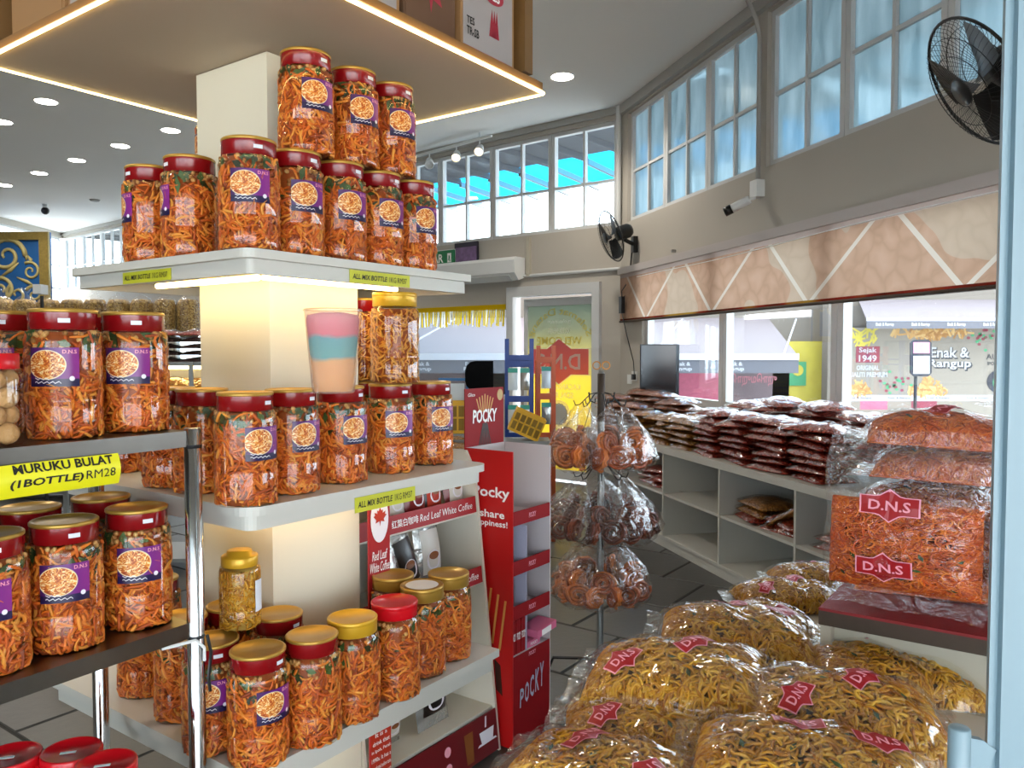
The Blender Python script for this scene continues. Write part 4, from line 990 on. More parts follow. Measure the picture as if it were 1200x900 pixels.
yb(715, 935, .60, -.50, .03, .0, 'yellow noodle bag lowest in the picture beside the red stand', 0)
yb(760, 868, .597, -.1, 0, 0, 'yellow noodle bag pressed flat under the second pile bag', 1, .9)
yb(792, 806, .675, -.34, .10, -.06, 'big yellow noodle bag with a red logo overlapping the table edge', 1)
yb(862, 754, .64, -.24, .06, .02, 'yellow noodle bag third from the bottom of the left pile', 2)
for cx, cyy, nm, k, sc in ((-.27, .25, 'yellow noodle bag fourth along the left pile with a shiny flat top', 0, .98), (-.27, .62, 'yellow noodle bag fifth along the left pile by the white cubes', 1, .95), (-.26, .95, 'farthest yellow noodle bag, peeping out beside the orange bags', 2, .85)):
    q = CB(cx, cyy, .60); bag('y', q, (.03, 0, .12-.1*k), nm, gy, k, sc*.86)
yb(1045, 800, .605, -.05, .08, .05, 'yellow noodle bag just below the wooden edge of the red shelf', 2, .95)
yb(985, 850, .655, -.16, .14, .05, 'yellow noodle bag with a glossy ridge in the middle of the right pile', 1)
yb(945, 925, .655, -.35, .12, .02, 'yellow noodle bag at the bottom picture edge with two red logos', 2, 1.0)

# ------------------------------------------------------------------ raised red-topped cabinet with shredded orange bags
mat('red_cloth', '#7d0d14', .7, var=.15, scale=20, bump=.2, bscale=200); mat('edge_wood', '#3a2a1c', .6, var=.3, scale=30)
cb = thing('red_topped_cabinet', 'cream cabinet with dark wooden edge and red cloth top under orange bags', 'cabinet', C0+XV*.5+U*.4)
part('cloth_top', MB().box(CB(0, 0, CZ-.008), XV*1.25, U*1.1, Z*.008), 'red_cloth', cb); part('wood_edge', MB().box(CB(0, 0, CZ-.05), XV*1.25, U*1.1, Z*.042), 'edge_wood', cb)
part('side_panel', MB().box(CB(.0, .02, 0), XV*.03, U*1.06, Z*(CZ-.05)), 'cream', cb); part('side_panel', MB().box(CB(1.2, .02, 0), XV*.03, U*1.06, Z*(CZ-.05)), 'cream', cb)
part('back_panel', MB().box(CB(.03, .06, 0), XV*1.17, U*.02, Z*(CZ-.05)), 'cream', cb)
go = 'orange shredded snack bags on the red cabinet'
def ob(x, y, z, rot, label, k=None, sc=1., pr=True): return bag('o', CB(x, y, z), rot, label, go, k, sc, pr)
def basis(X, Y):
    X = Vector(X).normalized(); Y = Vector(Y); Y = (Y-X*Y.dot(X)).normalized(); return Matrix((X, Y, X.cross(Y))).transposed().to_euler()
# standing bag: x axis up, y axis along the shelf front, contents bulging to the viewer
def standing(x, y, tilt, label, k, sy):
    w = ob(x, y, CZ+.262, basis(Z*1+U*tilt, -XV), label, k); w.scale = (.92, sy, 1.)
    c = [o for o in w.children if o.name.startswith('noodles')][0]; c.scale = (.66, 1, .95); c.location.x = -.08
standing(.205, .115, .10, 'upright orange snack bag with a clear top standing at the cabinet corner', 0, 1.16)
standing(.62, .15, .2, 'upright orange snack bag beside the white door edge', 1, 1.1)
for k in range(5): ob(.24+.03*(k % 2), .44+.015*k, CZ+.006+.112*k, (random.uniform(-.04, .04), random.uniform(-.05, .05), -.55+.12*(k % 3)), 'orange snack bag lying flat, %s from the bottom of the stack behind the upright bag' % ORD[k], 1)
for k in range(6): ob(.62+.02*(k % 2), .72, CZ+.006+.112*k, (random.uniform(-.04, .04), random.uniform(-.06, .0), -.4+.15*(k % 3)), 'orange snack bag lying flat, %s from the bottom of the rear stack' % ORD[k], k)

# ------------------------------------------------------------------ long white cube counter along the right wall
FR0 = Vector((1.12, 6.5, 0))
def CT(t, e=0., z=0.): return FR0+W1*t-W1N*e+Z*z          # e: from the front edge towards the wall
KT = .80
ct = thing('cube_counter', 'long white counter of open cubes along the window wall', 'shelving', CT(.7, .3))
T0, T1, DEP = -1.46, 2.88, .66
top = part('counter_top', MB().box(CT(T0, -.01, KT-.05), W1*(T1-T0), -W1N*(DEP+.01), Z*.05), 'white_lam', ct)
part('plinth', MB().box(CT(T0, .015, 0), W1*(T1-T0), -W1N*(DEP-.03), Z*.075), 'white_lam', ct)
part('bottom_board', MB().box(CT(T0, 0, .075), W1*(T1-T0), -W1N*DEP, Z*.02), 'white_lam', ct)
DV = [-1.46, -.595, .265, 1.135, 2.0, 2.86]
part('back_panel', MB().box(CT(T0, DEP-.012, .095), W1*(T1-T0), -W1N*.012, Z*(KT-.145)), 'white_lam', ct)
for t in DV: part('divider', MB().box(CT(t, 0, .095), W1*.02, -W1N*(DEP-.012), Z*(KT-.145)), 'white_lam', ct)
for t0, t1 in zip(DV, DV[1:]): part('cube_shelf', MB().box(CT(t0+.02, .005, .415), W1*(t1-t0-.02), -W1N*(DEP-.02), Z*.018), 'white_lam', ct)
# packets
def m_packet(name, cols, sc):
    m, t, out = newmat(name); tc = N(t, 'ShaderNodeTexCoord'); vo = N(t, 'ShaderNodeTexVoronoi'); vo.inputs['Scale'].default_value = sc
    oi = N(t, 'ShaderNodeObjectInfo'); ad = N(t, 'ShaderNodeVectorMath'); ad.operation = 'ADD'; t.links.new(tc.outputs['Object'], ad.inputs[0]); t.links.new(oi.outputs['Random'], ad.inputs[1]); t.links.new(ad.outputs[0], vo.inputs['Vector'])
    sp = N(t, 'ShaderNodeSeparateColor'); t.links.new(vo.outputs['Color'], sp.inputs[0])
    b = N(t, 'ShaderNodeBsdfPrincipled'); b.inputs['Roughness'].default_value = .5
    t.links.new(ramp(t, sp.outputs[0], [(i/(len(cols)-1), c) for i, c in enumerate(cols)]), b.inputs['Base Color'])
    bp = N(t, 'ShaderNodeBump'); bp.inputs['Strength'].default_value = .9; bp.inputs['Distance'].default_value = .01; bp.invert = True
    t.links.new(vo.outputs['Distance'], bp.inputs['Height']); t.links.new(bp.outputs[0], b.inputs['Normal']); t.links.new(b.outputs[0], out.inputs[0])
m_packet('nuts_brown', ['#5a2c1a', '#8f5030', '#b0724a'], 110); m_packet('nuts_gold', ['#6a4012', '#a8742a', '#c2954a'], 100); m_packet('chips_red', ['#5c140c', '#9c2a16', '#b8482a'], 90); m_packet('dates_dark', ['#1d0d0a', '#34160f', '#4a241a'], 80); m_packet('chips_gold', ['#6a4a1c', '#a07c38', '#c4a25c', '#7c5a2a'], 60)
PA, PB, PH = .175, .118, .052
def pk_mesh(a, b, H, k, mt):
    m = MB(); 
    f = lambda x, y: max(.002, float(pil(x, y, a, b, H, 2.4, .5))*(1+.12*math.sin(29*x+k)*math.cos(37*y+k)))
    m.grid(lambda i, j: ((2*i-1)*a, (2*j-1)*b, f((2*i-1)*a, (2*j-1)*b)), 16, 12); m.grid(lambda i, j: ((1-2*i)*a*.95, (2*j-1)*b*.95, .002), 2, 2)
    return m.mesh('snack_fill', mt, True)
me_pc = {c: [pk_mesh(PA, PB, PH, k, c) for k in range(2)] for c in ('nuts_brown', 'nuts_gold', 'chips_red', 'dates_dark')}
me_pf = [bag_film(PA, PB, PH, 1.14, 1.05, 7+k, 'packet_film') for k in range(3)]; me_pf2 = bag_film(PA, PB, PH, 1.08, 1.03, 9, 'bag_film')
PN = 0
def packet(loc, rot, cm, label, group, scale=1.):
    global PN; PN += 1
    w = thing('snack_packet', label, 'snack packet', loc, 0, group); w.rotation_euler = rot; w.scale = (scale, scale, scale*.82)
    part('snack_fill', me_pc[cm][PN % 2], None, w, False); part('film', me_pf2 if cm == 'dates_dark' else me_pf[PN % 3], None, w, False); return w
wr = math.atan2(W1.y, W1.x)
def stack(t, e, n, cm, nm, group, only=None, rz=0., z0=KT):
    for k in range(n):
        if only and k < n-only: continue
        fromtop = n-1-k
        packet(CT(t+random.uniform(-.03, .03), e+random.uniform(-.015, .015), z0+.002+.048*k), (random.uniform(-.05, .05), random.uniform(-.05, .05), wr+rz+(random.uniform(-.18, .18) if fromtop > 1 else random.uniform(-.55, .55))), cm,
            ('top' if fromtop == 0 else '%s from the top' % ORD[min(8, fromtop)])+' packet, '+nm, group)
gp = 'snack packets on the window counter'
stack(-1.20, .18, 7, 'nuts_brown', 'far-end brown stack, counter front row', gp); stack(-1.20, .46, 8, 'nuts_brown', 'far-end brown stack, counter back row', gp, 3)
stack(-.80, .18, 6, 'nuts_brown', 'second brown stack along the counter, front row', gp); stack(-.80, .46, 8, 'nuts_brown', 'second brown stack along the counter, back row', gp, 3)
stack(-.38, .17, 5, 'nuts_gold', 'first golden stack along the counter', gp); stack(-.38, .46, 7, 'nuts_brown', 'brown stack before the dark screen', gp, 3)
stack(.04, .17, 5, 'nuts_gold', 'second golden stack, counter front row', gp); stack(.04, .46, 5, 'nuts_gold', 'second golden stack, counter back row', gp, 3)
stack(.43, .17, 5, 'nuts_gold', 'golden stack touching the dark red ones', gp); stack(.43, .46, 5, 'nuts_gold', 'rear golden stack near dark red ones', gp, 3)
stack(.82, .17, 7, 'chips_red', 'first dark red stack, front row', gp); stack(.82, .46, 8, 'chips_red', 'first dark red stack, back row', gp, 3)
stack(1.22, .16, 7, 'chips_red', 'second dark red stack, front row', gp); stack(1.22, .46, 9, 'chips_red', 'second dark red stack, back row', gp, 4)
stack(1.62, .16, 7, 'chips_red', 'third dark red stack, front row', gp); stack(1.62, .46, 9, 'chips_red', 'third dark red stack, back row', gp, 4)
stack(2.02, .17, 7, 'chips_red', 'fourth dark red stack, front row', gp); stack(2.02, .46, 8, 'chips_red', 'fourth dark red stack, back row', gp, 4)
stack(2.45, .3, 7, 'chips_red', 'dark red stack nearest the orange bags', gp, 5, .9)
# packets in the cubes
gq = 'bundles in the counter cubes'
for k, (t, e, z, cm, nm) in enumerate(((1.35, .20, .434, 'chips_red', 'lowest on the left'), (1.72, .20, .434, 'chips_red', 'lowest on the right'), (1.38, .22, .485, 'nuts_gold', 'second layer, left'), (1.74, .2, .485, 'chips_red', 'second layer, right'), (1.40, .22, .536, 'nuts_gold', 'topmost on the left'), (1.78, .18, .536, 'nuts_gold', 'topmost on the right, standing'))):
    packet(CT(t, e, z), (random.uniform(-.05, .05), random.uniform(-.05, .05) if k < 5 else -.5, wr+random.uniform(-.3, .3)), cm, 'orange snack bundle in the upper cube with packets, %s' % nm, gq, 1.12 if k < 5 else 1.0)
for k, (t, z, nm) in enumerate(((2.25, .434, 'lower'), (2.27, .485, 'upper'))): packet(CT(t, .2, z), (0, 0, wr+.1), 'chips_red', '%s dark packet in the cube behind the orange bags' % nm, gq)
for k, (t, z, nm) in enumerate(((-.2, .434, 'left lower'), (-.2, .485, 'left middle'), (.08, .434, 'right lower'), (-.16, .536, 'left top'), (.06, .485, 'right upper'))): packet(CT(t, .2, z), (0, 0, wr+.15*k), 'chips_red', 'dark red packet behind the hanging bags, %s in its cube' % nm, gq)
# ------------------------------------------------------------------ hanging carousel of rosette crisps
mat('rosette', '#b4602a', .5, island=['#8c3c10', '#b4561a', '#cc702c', '#d8863c'], bump=.2, bscale=200)
mat('rosette_dark', '#7c3a1c', .5, island=['#4a1c0c', '#6c2c12', '#8a4220'], bump=.2, bscale=200)
def rosette_mesh(mt, seed):
    r = random.Random(seed); m = MB()
    for lay in range(3):
        pts = []; n = 38; ph = r.uniform(0, 6.28)
        for i in range(n):
            f = i/(n-1); rad = .010+.036*f; an = ph+f*2*PI*2.6
            pts.append((rad*math.cos(an)*(1+.08*math.sin(3*an+lay)), rad*math.sin(an), (lay-1)*.010+.004*math.sin(7*an+lay)))
        m.tube(pts, .0062, 5)
    return m.mesh('rosette', mt, True)
me_ros = [rosette_mesh('rosette', k) for k in range(2)]; me_rosd = [rosette_mesh('rosette_dark', 5+k) for k in range(2)]
def hang_film(k):
    m = MB(); H = .30
    def fn(i, j):
        z = -H*j; a = 2*PI*i
        w = (.012 if j < .04 else .012+.085*min(1, (j-.04)/.42)**.8) if j < .93 else .085*(1-(j-.93)/.07*.75)
        d = (.010 if j < .04 else .010+.048*min(1, (j-.04)/.5)) if j < .93 else .052*(1-(j-.93)/.07*.8)
        wr = 1+.10*math.sin(5*a+k+9*j)*(.4+j*.6)+.05*math.sin(11*a+3*k+17*j)
        return (w*wr*math.cos(a)+.01*math.sin(6*j+k), d*wr*math.sin(a), z+.006*math.sin(3*a+k)*j)
    m.grid(fn, 26, 18); 
    return m.mesh('film', 'bag_film_clear', True)
me_hf = [hang_film(k) for k in range(3)]
CP = on_z(703, 792, 0.)
cr = thing('hook_stand', 'grey pole stand with wire hooks carrying bags of rosette crisps', 'stand', CP)
part('pole', MB().lathe([(.016, .05), (.016, 1.44), (.012, 1.46), (0, 1.46)], CP, n=14), 'grey_metal', cr, smooth=True)
part('pole_sleeve', MB().lathe([(.0175, 1.22), (.0175, 1.445), (.015, 1.447)], CP, n=14), 'edge_wood', cr, smooth=True)
for k in range(4):
    an = PI/4+PI/2*k+.35; d = Vector((math.cos(an), math.sin(an), 0)); m = MB(); m.tube([CP+Z*.07, CP+d*.10+Z*.07, CP+d*.24+Z*.05, CP+d*.26+Z*.006], .008, 6); part('foot', m, 'dark_metal', cr)
for k in range(2):
    m = MB(); s = -1 if k else 1; c = CP+Z*1.485+Vector((s*.022, 0, 0)); m.tube([c+Vector((.018*math.cos(2*PI*i/14), 0, .018*math.sin(2*PI*i/14))) for i in range(14)], .003, 5, closed=True); part('top_ring', m, 'stick_tan', cr)
TIERS = [(1.30, 7, .10, .16), (.96, 8, .10, .15), (.645, 7, .09, .14)]
hk = 0
for ti, (zt, n, r0, r1) in enumerate(TIERS):
    tn = ('upper', 'middle', 'lower')[ti]
    for k in range(n):
        an = 2*PI*k/n+.3+ti*.4; d = Vector((math.cos(an), math.sin(an), 0)); m = MB()
        m.tube([CP+Z*(zt+.06), CP+d*.05+Z*(zt+.05), CP+d*(r0)+Z*(zt+.0), CP+d*(r0+.02)+Z*(zt-.004), CP+d*(r0+.03)+Z*(zt+.02)], .0028, 5); part('hook', m, 'dark_metal', cr)
        fl_ = 0 if math.sin(an) < -.15 else 1
        side = 'front' if math.sin(an) < -.4 else ('rear' if math.sin(an) > .4 else 'side')
        lr = 'left' if math.cos(an) < -.35 else ('right' if math.cos(an) > .35 else 'centre')
        b = thing('rosette_bag', 'clear bag of %s rosette crisps, %s %s of the %s tier (%s clockwise)' % ('dark' if ti == 1 else 'orange', side, lr, tn, ORD[k]), 'snack bag', CP+d*(r0+.015)+Z*(zt-.004), an+PI/2, 'rosette bags on the hook stand')
        b.rotation_euler = (-.34 if ti != 1 else -.45, 0, an+PI/2); b.scale = (1.16, 1.16, 1.04 if ti != 2 else .95)
        part('film', me_hf[(k+ti) % 3], None, b, False)
        for j, (x, y, z, rx) in enumerate(((-.036, .0, -.235, 1.45), (.04, -.004, -.23, 1.6), (.0, .004, -.165, 1.5))):
            q = part('rosette', (me_rosd if ti == 1 else me_ros)[(j+k) % 2], None, b, False); q.location = (x, y, z); q.rotation_euler = (rx, .3*j-.3, j+k); q.scale = (1.12,)*3
for k, (dx, col) in enumerate(((-.10, 'grey_metal'), (.10, 'cyan_sheet'))):
    m = MB(); m.tube([CP+Z*1.33+Vector((dx*.3, -.02, 0)), CP+Z*1.31+Vector((dx*.32, -.02, 0)), CP+Z*1.32+Vector((dx*.55, -.02, 0)), CP+Z*1.36+Vector((dx*.6, -.02, 0))], .004, 5); part('top_hook', m, 'black_plastic', cr)
    m = MB(); m.tube([CP+Z*1.315+Vector((dx*.45, -.02, 0)), CP+Z*1.20+Vector((dx*.8, -.03, 0)), CP+Z*1.10+Vector((dx*1.4, -.04, 0))], .002, 4); part('string', m, 'dark_metal', cr)

# ------------------------------------------------------------------ roller blind, fans, camera, cables on the right wall
def m_blind():
    m, t, out = newmat('blind_print'); tc = N(t, 'ShaderNodeTexCoord'); uv = tc.outputs['UV']; sp = N(t, 'ShaderNodeSeparateXYZ'); t.links.new(uv, sp.inputs[0])
    mp = N(t, 'ShaderNodeMapping'); mp.inputs['Scale'].default_value = (1, 1, 1); t.links.new(uv, mp.inputs[0])
    vo = N(t, 'ShaderNodeTexVoronoi'); vo.inputs['Scale'].default_value = 6; vo.feature = 'DISTANCE_TO_EDGE'; nz = N(t, 'ShaderNodeTexNoise'); nz.inputs['Scale'].default_value = 4; t.links.new(uv, nz.inputs['Vector'])
    ad = N(t, 'ShaderNodeVectorMath'); ad.operation = 'ADD'; t.links.new(uv, ad.inputs[0]); sc = N(t, 'ShaderNodeVectorMath'); sc.operation = 'SCALE'; sc.inputs['Scale'].default_value = .25; t.links.new(nz.outputs[1], sc.inputs[0]); t.links.new(sc.outputs[0], ad.inputs[1]); t.links.new(ad.outputs[0], vo.inputs['Vector'])
    food = ramp(t, vo.outputs['Distance'], [(0, '#ac8b74'), (.12, '#b4927b'), (.4, '#ba9983')])
    n2 = N(t, 'ShaderNodeTexNoise'); n2.inputs['Scale'].default_value = 1.1; t.links.new(uv, n2.inputs['Vector'])
    food = mixc(t, mth(t, 'MULTIPLY', mth(t, 'GREATER_THAN', n2.outputs[0], .52), .5), food, '#b8ae9c')
    x, y = sp.outputs[0], sp.outputs[1]
    def line(k):
        d = mth(t, 'ABSOLUTE', mth(t, 'SUBTRACT', mth(t, 'FRACT', mth(t, 'ADD', mth(t, 'MULTIPLY', x, .75), mth(t, 'MULTIPLY', y, k))), .5)); return mth(t, 'LESS_THAN', d, .018)
    ln = mth(t, 'MAXIMUM', line(.75), line(-1.0)); c = mixc(t, mth(t, 'MULTIPLY', ln, .8), food, '#d0c8bc')
    top = mth(t, 'GREATER_THAN', y, .47); c = mixc(t, top, c, '#b9a8a0')
    band = mth(t, 'LESS_THAN', y, .028); c = mixc(t, band, c, ramp(t, n2.outputs[0], [(.4, '#3a1c14'), (.5, '#6a2018'), (.6, '#8a6a2a')]))
    tl = N(t, 'ShaderNodeBsdfTranslucent'); df = N(t, 'ShaderNodeBsdfDiffuse'); t.links.new(c, tl.inputs[0]); t.links.new(c, df.inputs[0])
    m1 = N(t, 'ShaderNodeMixShader'); m1.inputs[0].default_value = .72; t.links.new(tl.outputs[0], m1.inputs[1]); t.links.new(df.outputs[0], m1.inputs[2]); t.links.new(m1.outputs[0], out.inputs[0])
m_blind(); mat('blind_rail', '#b9b0ac', .6)
bt0, bt1, bz0, bz1 = -2.12, 5.6, 1.875, 2.385
bl = thing('roller_blind', 'long printed roller blind with peach snack pattern above the shop window', 'blind', RW(1.6, .07, bz0))
m = MB(); m.grid(lambda i, j: RW(bt0+(bt1-bt0)*i, .075, bz0+(bz1-bz0)*j), 1, 1); me = m.mesh('fabric', 'blind_print'); ul_ = me.uv_layers.new(name='UV')
for p in me.polygons:
    for li in p.loop_indices:
        vi = me.loops[li].vertex_index; ul_.data[li].uv = ((vi % 2)*(bt1-bt0), (vi//2)*(bz1-bz0))
part('fabric', me, None, bl); m = MB(); m.tube([RW(bt0, .075, bz0), RW(bt1, .075, bz0)], .012, 8); part('bottom_bar', m, 'edge_wood', bl)
part('head_rail', MB().box(RW(bt0-.02, .0, bz1), W1*(bt1-bt0+.04), W1N*.10, Z*.07), 'blind_rail', bl)
m = MB(); m.tube([RW(-1.6+k*.5, .11, 2.31+.03*math.cos(k*.9)*.3+k*.004) for k in range(14)], .004, 4); part('bead_chain', m, 'rope_white', bl)
m = MB(); m.tube([RW(-.95, .0, bz1+.12), RW(-.95, .04, bz1+.12)], .015, 8); part('bracket', m, 'grey_metal', bl)

def fan(name, base, axis, dist, R, label):
    """wall fan: base = wall plate point, axis = direction it blows, dist from plate to the cage centre vector"""
    w = thing(name, label, 'fan', base); ax = Vector(axis).normalized(); C = Vector(dist); q = ax.cross(Z).normalized(); r = q.cross(ax).normalized()
    P = lambda rad, an, h: C+ax*h+(q*math.cos(an)+r*math.sin(an))*rad
    def hoop(rad, h, tr, nm, par): 
        m = MB(); m.tube([P(rad, 2*PI*i/40, h) for i in range(40)], tr, 5, closed=True); return part(nm, m, 'black_plastic', par)
    rim = hoop(R, 0, .007, 'cage_rim', w)
    for sgn, dep, nm in ((1, .26, 'front_guard'), (-1, .22, 'rear_guard')):
        m = MB()
        for k in range(60): 
            an = 2*PI*k/60; m.tube([P(R*f, an+(.25*(1-f) if sgn > 0 else 0), sgn*dep*R*math.sqrt(max(0, 1-f**2.2))) for f in (.22, .45, .7, .88, 1.)], .0011, 3, cap=False)
        for f in (.22, .55, .8): m.tube([P(R*f, 2*PI*i/32, sgn*dep*R*math.sqrt(1-f**2.2)) for i in range(32)], .0018, 4, closed=True)
        part(nm, m, 'black_plastic', w, kind='stuff')
    part('badge', MB().lathe([(0, dep*0+.27*R), (R*.2, .262*R), (R*.21, .25*R), (0, .248*R)], C, ax, 20), 'black_plastic', w, smooth=True)
    for k in range(3):
        m = MB(); a0 = 2*PI*k/3+.4
        m.grid(lambda i, j: P(R*(.14+.76*j), a0+(i-.5)*(1.35-.35*j), (i-.5)*.22*R*(1-.3*j)), 6, 6); part('blade', m, 'black_plastic', w, smooth=True)
    part('motor', MB().lathe([(0, -.24*R), (R*.26, -.25*R), (R*.28, -.4*R), (R*.28, -.75*R), (R*.2, -.88*R), (0, -.9*R)], C, ax, 20), 'black_plastic', w, smooth=True)
    B = Vector(base); m = MB(); e = C-ax*.62*R; m.tube([e, e-Z*.09, B+(e-B)*.35-Z*.05, B+(e-B)*.12-Z*.0], [.026, .024, .022, .026], 8); part('arm', m, 'black_plastic', w, smooth=True)
    part('wall_plate', MB().box(B-W1*.035-Z*.10, W1*.07, W1N*.05, Z*.17), 'black_plastic', w)
    return w
fb = RW(-1.86, 0, 2.70)
fan('wall_fan', fb, (-.93, -.22, -.34), at_y(716, 277, 8.36), .27, 'black wall fan in the far corner beside the clear windows')
fb2 = RW(3.16, 0, 2.66); fan('wall_fan', fb2, (-.84, .08, -.54), at_y(1145, 97, 3.3), .285, 'large black wall fan cut by the white door edge, in front of frosted windows')
cbx = thing('fan_cable', 'black cables hanging from the far fan to a small control box', 'cable', RW(-1.95, .02, 2.0))
m = MB(); m.tube([RW(-1.86, .05, 2.6), RW(-1.93, .04, 2.42), RW(-1.95, .04, 2.32), RW(-1.97, .12, 2.2), RW(-1.95, .12, 2.05)], .006, 6); m2 = MB(); m2.tube([RW(-1.88, .05, 2.6), RW(-1.96, .03, 2.40), RW(-2.0, .03, 2.2), RW(-1.98, .12, 2.1)], .006, 6); 
part('cable_strand', m, 'black_plastic', cbx); part('cable_strand', m2, 'black_plastic', cbx); m = MB(); m.tube([RW(-1.97, .12, 1.98), RW(-1.95, .06, 1.7), RW(-1.88, .02, 1.45), RW(-1.84, .02, 1.25)], .005, 6); part('cable_strand', m, 'black_plastic', cbx)
part('control_box', MB().box(RW(-2.0, .10, 1.96), W1*.07, W1N*.04, Z*.18), 'dark_metal', cbx)
so = thing('wall_socket', 'white wall socket plate with a black plug beside the back door', 'socket', RW(-1.85, 0, 1.18)); part('plate', MB().box(RW(-2.06, .0, 1.20), W1*.10, W1N*.012, Z*.10), 'white_plastic', so); part('plate', MB().box(RW(-1.94, .0, 1.24), W1*.12, W1N*.012, Z*.10), 'white_plastic', so); part('plug', MB().box(RW(-1.86, .012, 1.25), W1*.035, W1N*.04, Z*.06), 'black_plastic', so)
# cctv camera with conduit from the ceiling
p0 = RW(.50, .0, 0)
cc_ = thing('security_camera', 'small white bullet security camera under a grey conduit on the right wall', 'security camera', RW(.50, .05, 2.62))
m = MB(); m.tube([RW(.5, .14, CEIL-.02), RW(.5, .06, CEIL-.16), RW(.5, .03, CEIL-.3), RW(.5, .03, 2.86)], .018, 8); part('conduit', m, 'trim_grey', cc_, smooth=True)
part('junction_box', MB().box(RW(.45, 0, 2.74), W1*.10, W1N*.07, Z*.13), 'white_plastic', cc_); hd = on_plane(868, 246, RW(.5, .2), W1N)
c1 = RW(.47, .10, 2.72); c2 = RW(.30, .30, 2.60); m = MB(); m.tube([RW(.5, .05, 2.74), c1], .014, 8); part('arm', m, 'white_plastic', cc_)
m = MB(); d = (c2-c1).normalized(); m.lathe([(0, -.02), (.03, -.02), (.034, .0), (.034, .17), (.03, .175)], c1, d, 14); part('housing', m, 'white_plastic', cc_, smooth=True); m = MB(); m.lathe([(.03, .172), (.0, .172)], c1, d, 14); m.lathe([(.034, .13), (.037, .13), (.037, .19), (.033, .19)], c1, d, 14); part('lens_hood', m, 'black_plastic', cc_, smooth=True)
# dark panel standing by the window
q = at_y(773, 434, 7.75); tv = thing('dark_screen', 'dark screen standing on the counter against the far window', 'screen', Vector((q.x, q.y, KT))); X = Vector((1, -.1, 0)).normalized(); Y = Vector((.1, 1, 0)).normalized()
part('panel', MB().cbox(q, X, Y, .36, .03, .49), 'black_gloss', tv); part('bezel', MB().cbox(q+Y*.02, X, Y, .38, .012, .51), 'dark_metal', tv); part('stand', MB().cbox(Vector((q.x, q.y, (KT+q.z-.24)/2))+Y*.02, X, Y, .10, .03, q.z-.24-KT), 'dark_metal', tv)

# ------------------------------------------------------------------ back wall: door with printed film, fringe, air curtain, signs, track lights
def m_doorfilm():
    m, t, out = newmat('door_film'); tc = N(t, 'ShaderNodeTexCoord'); sp = N(t, 'ShaderNodeSeparateXYZ'); t.links.new(tc.outputs['Object'], sp.inputs[0])
    c = ramp(t, mth(t, 'DIVIDE', sp.outputs[2], 2.4), [(.0, '#f2dc5a'), (.5, '#f0de78'), (.62, '#d8ce96'), (.76, '#a9ac98'), (.95, '#8a9a94')])
    tl = N(t, 'ShaderNodeBsdfTranslucent'); df = N(t, 'ShaderNodeBsdfDiffuse'); t.links.new(c, tl.inputs[0]); t.links.new(c, df.inputs[0])
    m1 = N(t, 'ShaderNodeMixShader'); m1.inputs[0].default_value = .45; t.links.new(tl.outputs[0], m1.inputs[1]); t.links.new(df.outputs[0], m1.inputs[2]); t.links.new(m1.outputs[0], out.inputs[0])
m_doorfilm(); m_translucent('film_red', '#e07886', .35); m_translucent('film_white', '#f2f0ea', .35); m_translucent('film_gold', '#d9c878', .35)
dr = thing('door_1', None, None, BW(.93, 0, 0), kind='structure')
m = MB()
def bbar(m, s0, s1, z0, z1, e0, e1): m.box(BW(s0, e0, z0), B1*(s1-s0), B1N*(e1-e0), Z*(z1-z0))
bbar(m, DOORR, DOORR+.10, 0, DOORZ, -.1, .06); bbar(m, DOORL-.10, DOORL, 0, DOORZ, -.1, .06); bbar(m, DOORR+.10, DOORL-.10, DOORZ-.12, DOORZ, -.1, .06); part('door_frame', m, 'frame_white', dr)
lf2 = MB(); l0, l1 = DOORR+.115, DOORL-.20
for s0, s1, z0, z1 in ((l0, l0+.05, .02, 2.19), (l1-.05, l1, .02, 2.19), (l0+.05, l1-.05, .02, .14), (l0+.05, l1-.05, 2.10, 2.19)): bbar(lf2, s0, s1, z0, z1, -.09, -.04)
part('door_leaf_frame', lf2, 'frame_white', dr); m = MB(); bbar(m, l0+.05, l1-.05, .14, 2.10, -.068, -.062); fp_ = part('printed_film', m, 'door_film', dr)
sc_, cc0 = (l0+l1)/2, None
def DF(s, z): return BW(s, -.058, z)
MX = B1     # the print faces the street: seen mirrored from inside
def dtext(s, sx, z, w_, h_, mm, bold=0.): lettering(s, DF(sx, z), MX, Z, w_, h_, mm, fp_, bold, 0, -.003)
v, f = fit('Selamat Datang', 1.15, .11, .01); b = MB(); Rr = .46; b.add([DF(sc_, 1.56)+MX*((Rr+y)*math.sin(x/Rr*.95))+Z*((Rr+y)*math.cos(x/Rr*.95))+B1N*.003 for x, y in v], f); part('lettering', b, 'film_gold', fp_, kind='stuff')
dtext('நல்வரவு', sc_, 1.90, .34, .07, 'film_white', .01); dtext('欢迎光临', sc_, 1.80, .32, .075, 'film_white', .01); dtext('WELCOME', sc_, 1.68, .66, .095, 'film_gold', .02)
m = MB(); sh = [(-.46, -.15), (-.19, -.15), (0, -.27), (.19, -.15), (.46, -.15), (.46, .15), (.19, .15), (0, .27), (-.19, .15), (-.46, .15)]
for k, mm, off in ((1.07, 'film_white', .0025), (1., 'film_red', .004)):
    m = MB(); m.add([DF(sc_, 1.43)+B1*x*k*.92+Z*y*k+B1N*off for x, y in sh], [tuple(range(9, -1, -1))]); part('printed_banner', m, mm, fp_)
lettering('D.N.S', DF(sc_, 1.43)+B1N*.006, MX, Z, .62, .19, 'film_white', fp_, .02, 0, -.001)
dtext('KACANG PUTEH', sc_, 1.13, .62, .07, 'film_white', .02); dtext('SDN. BHD.', sc_, 1.03, .42, .07, 'film_white', .02)
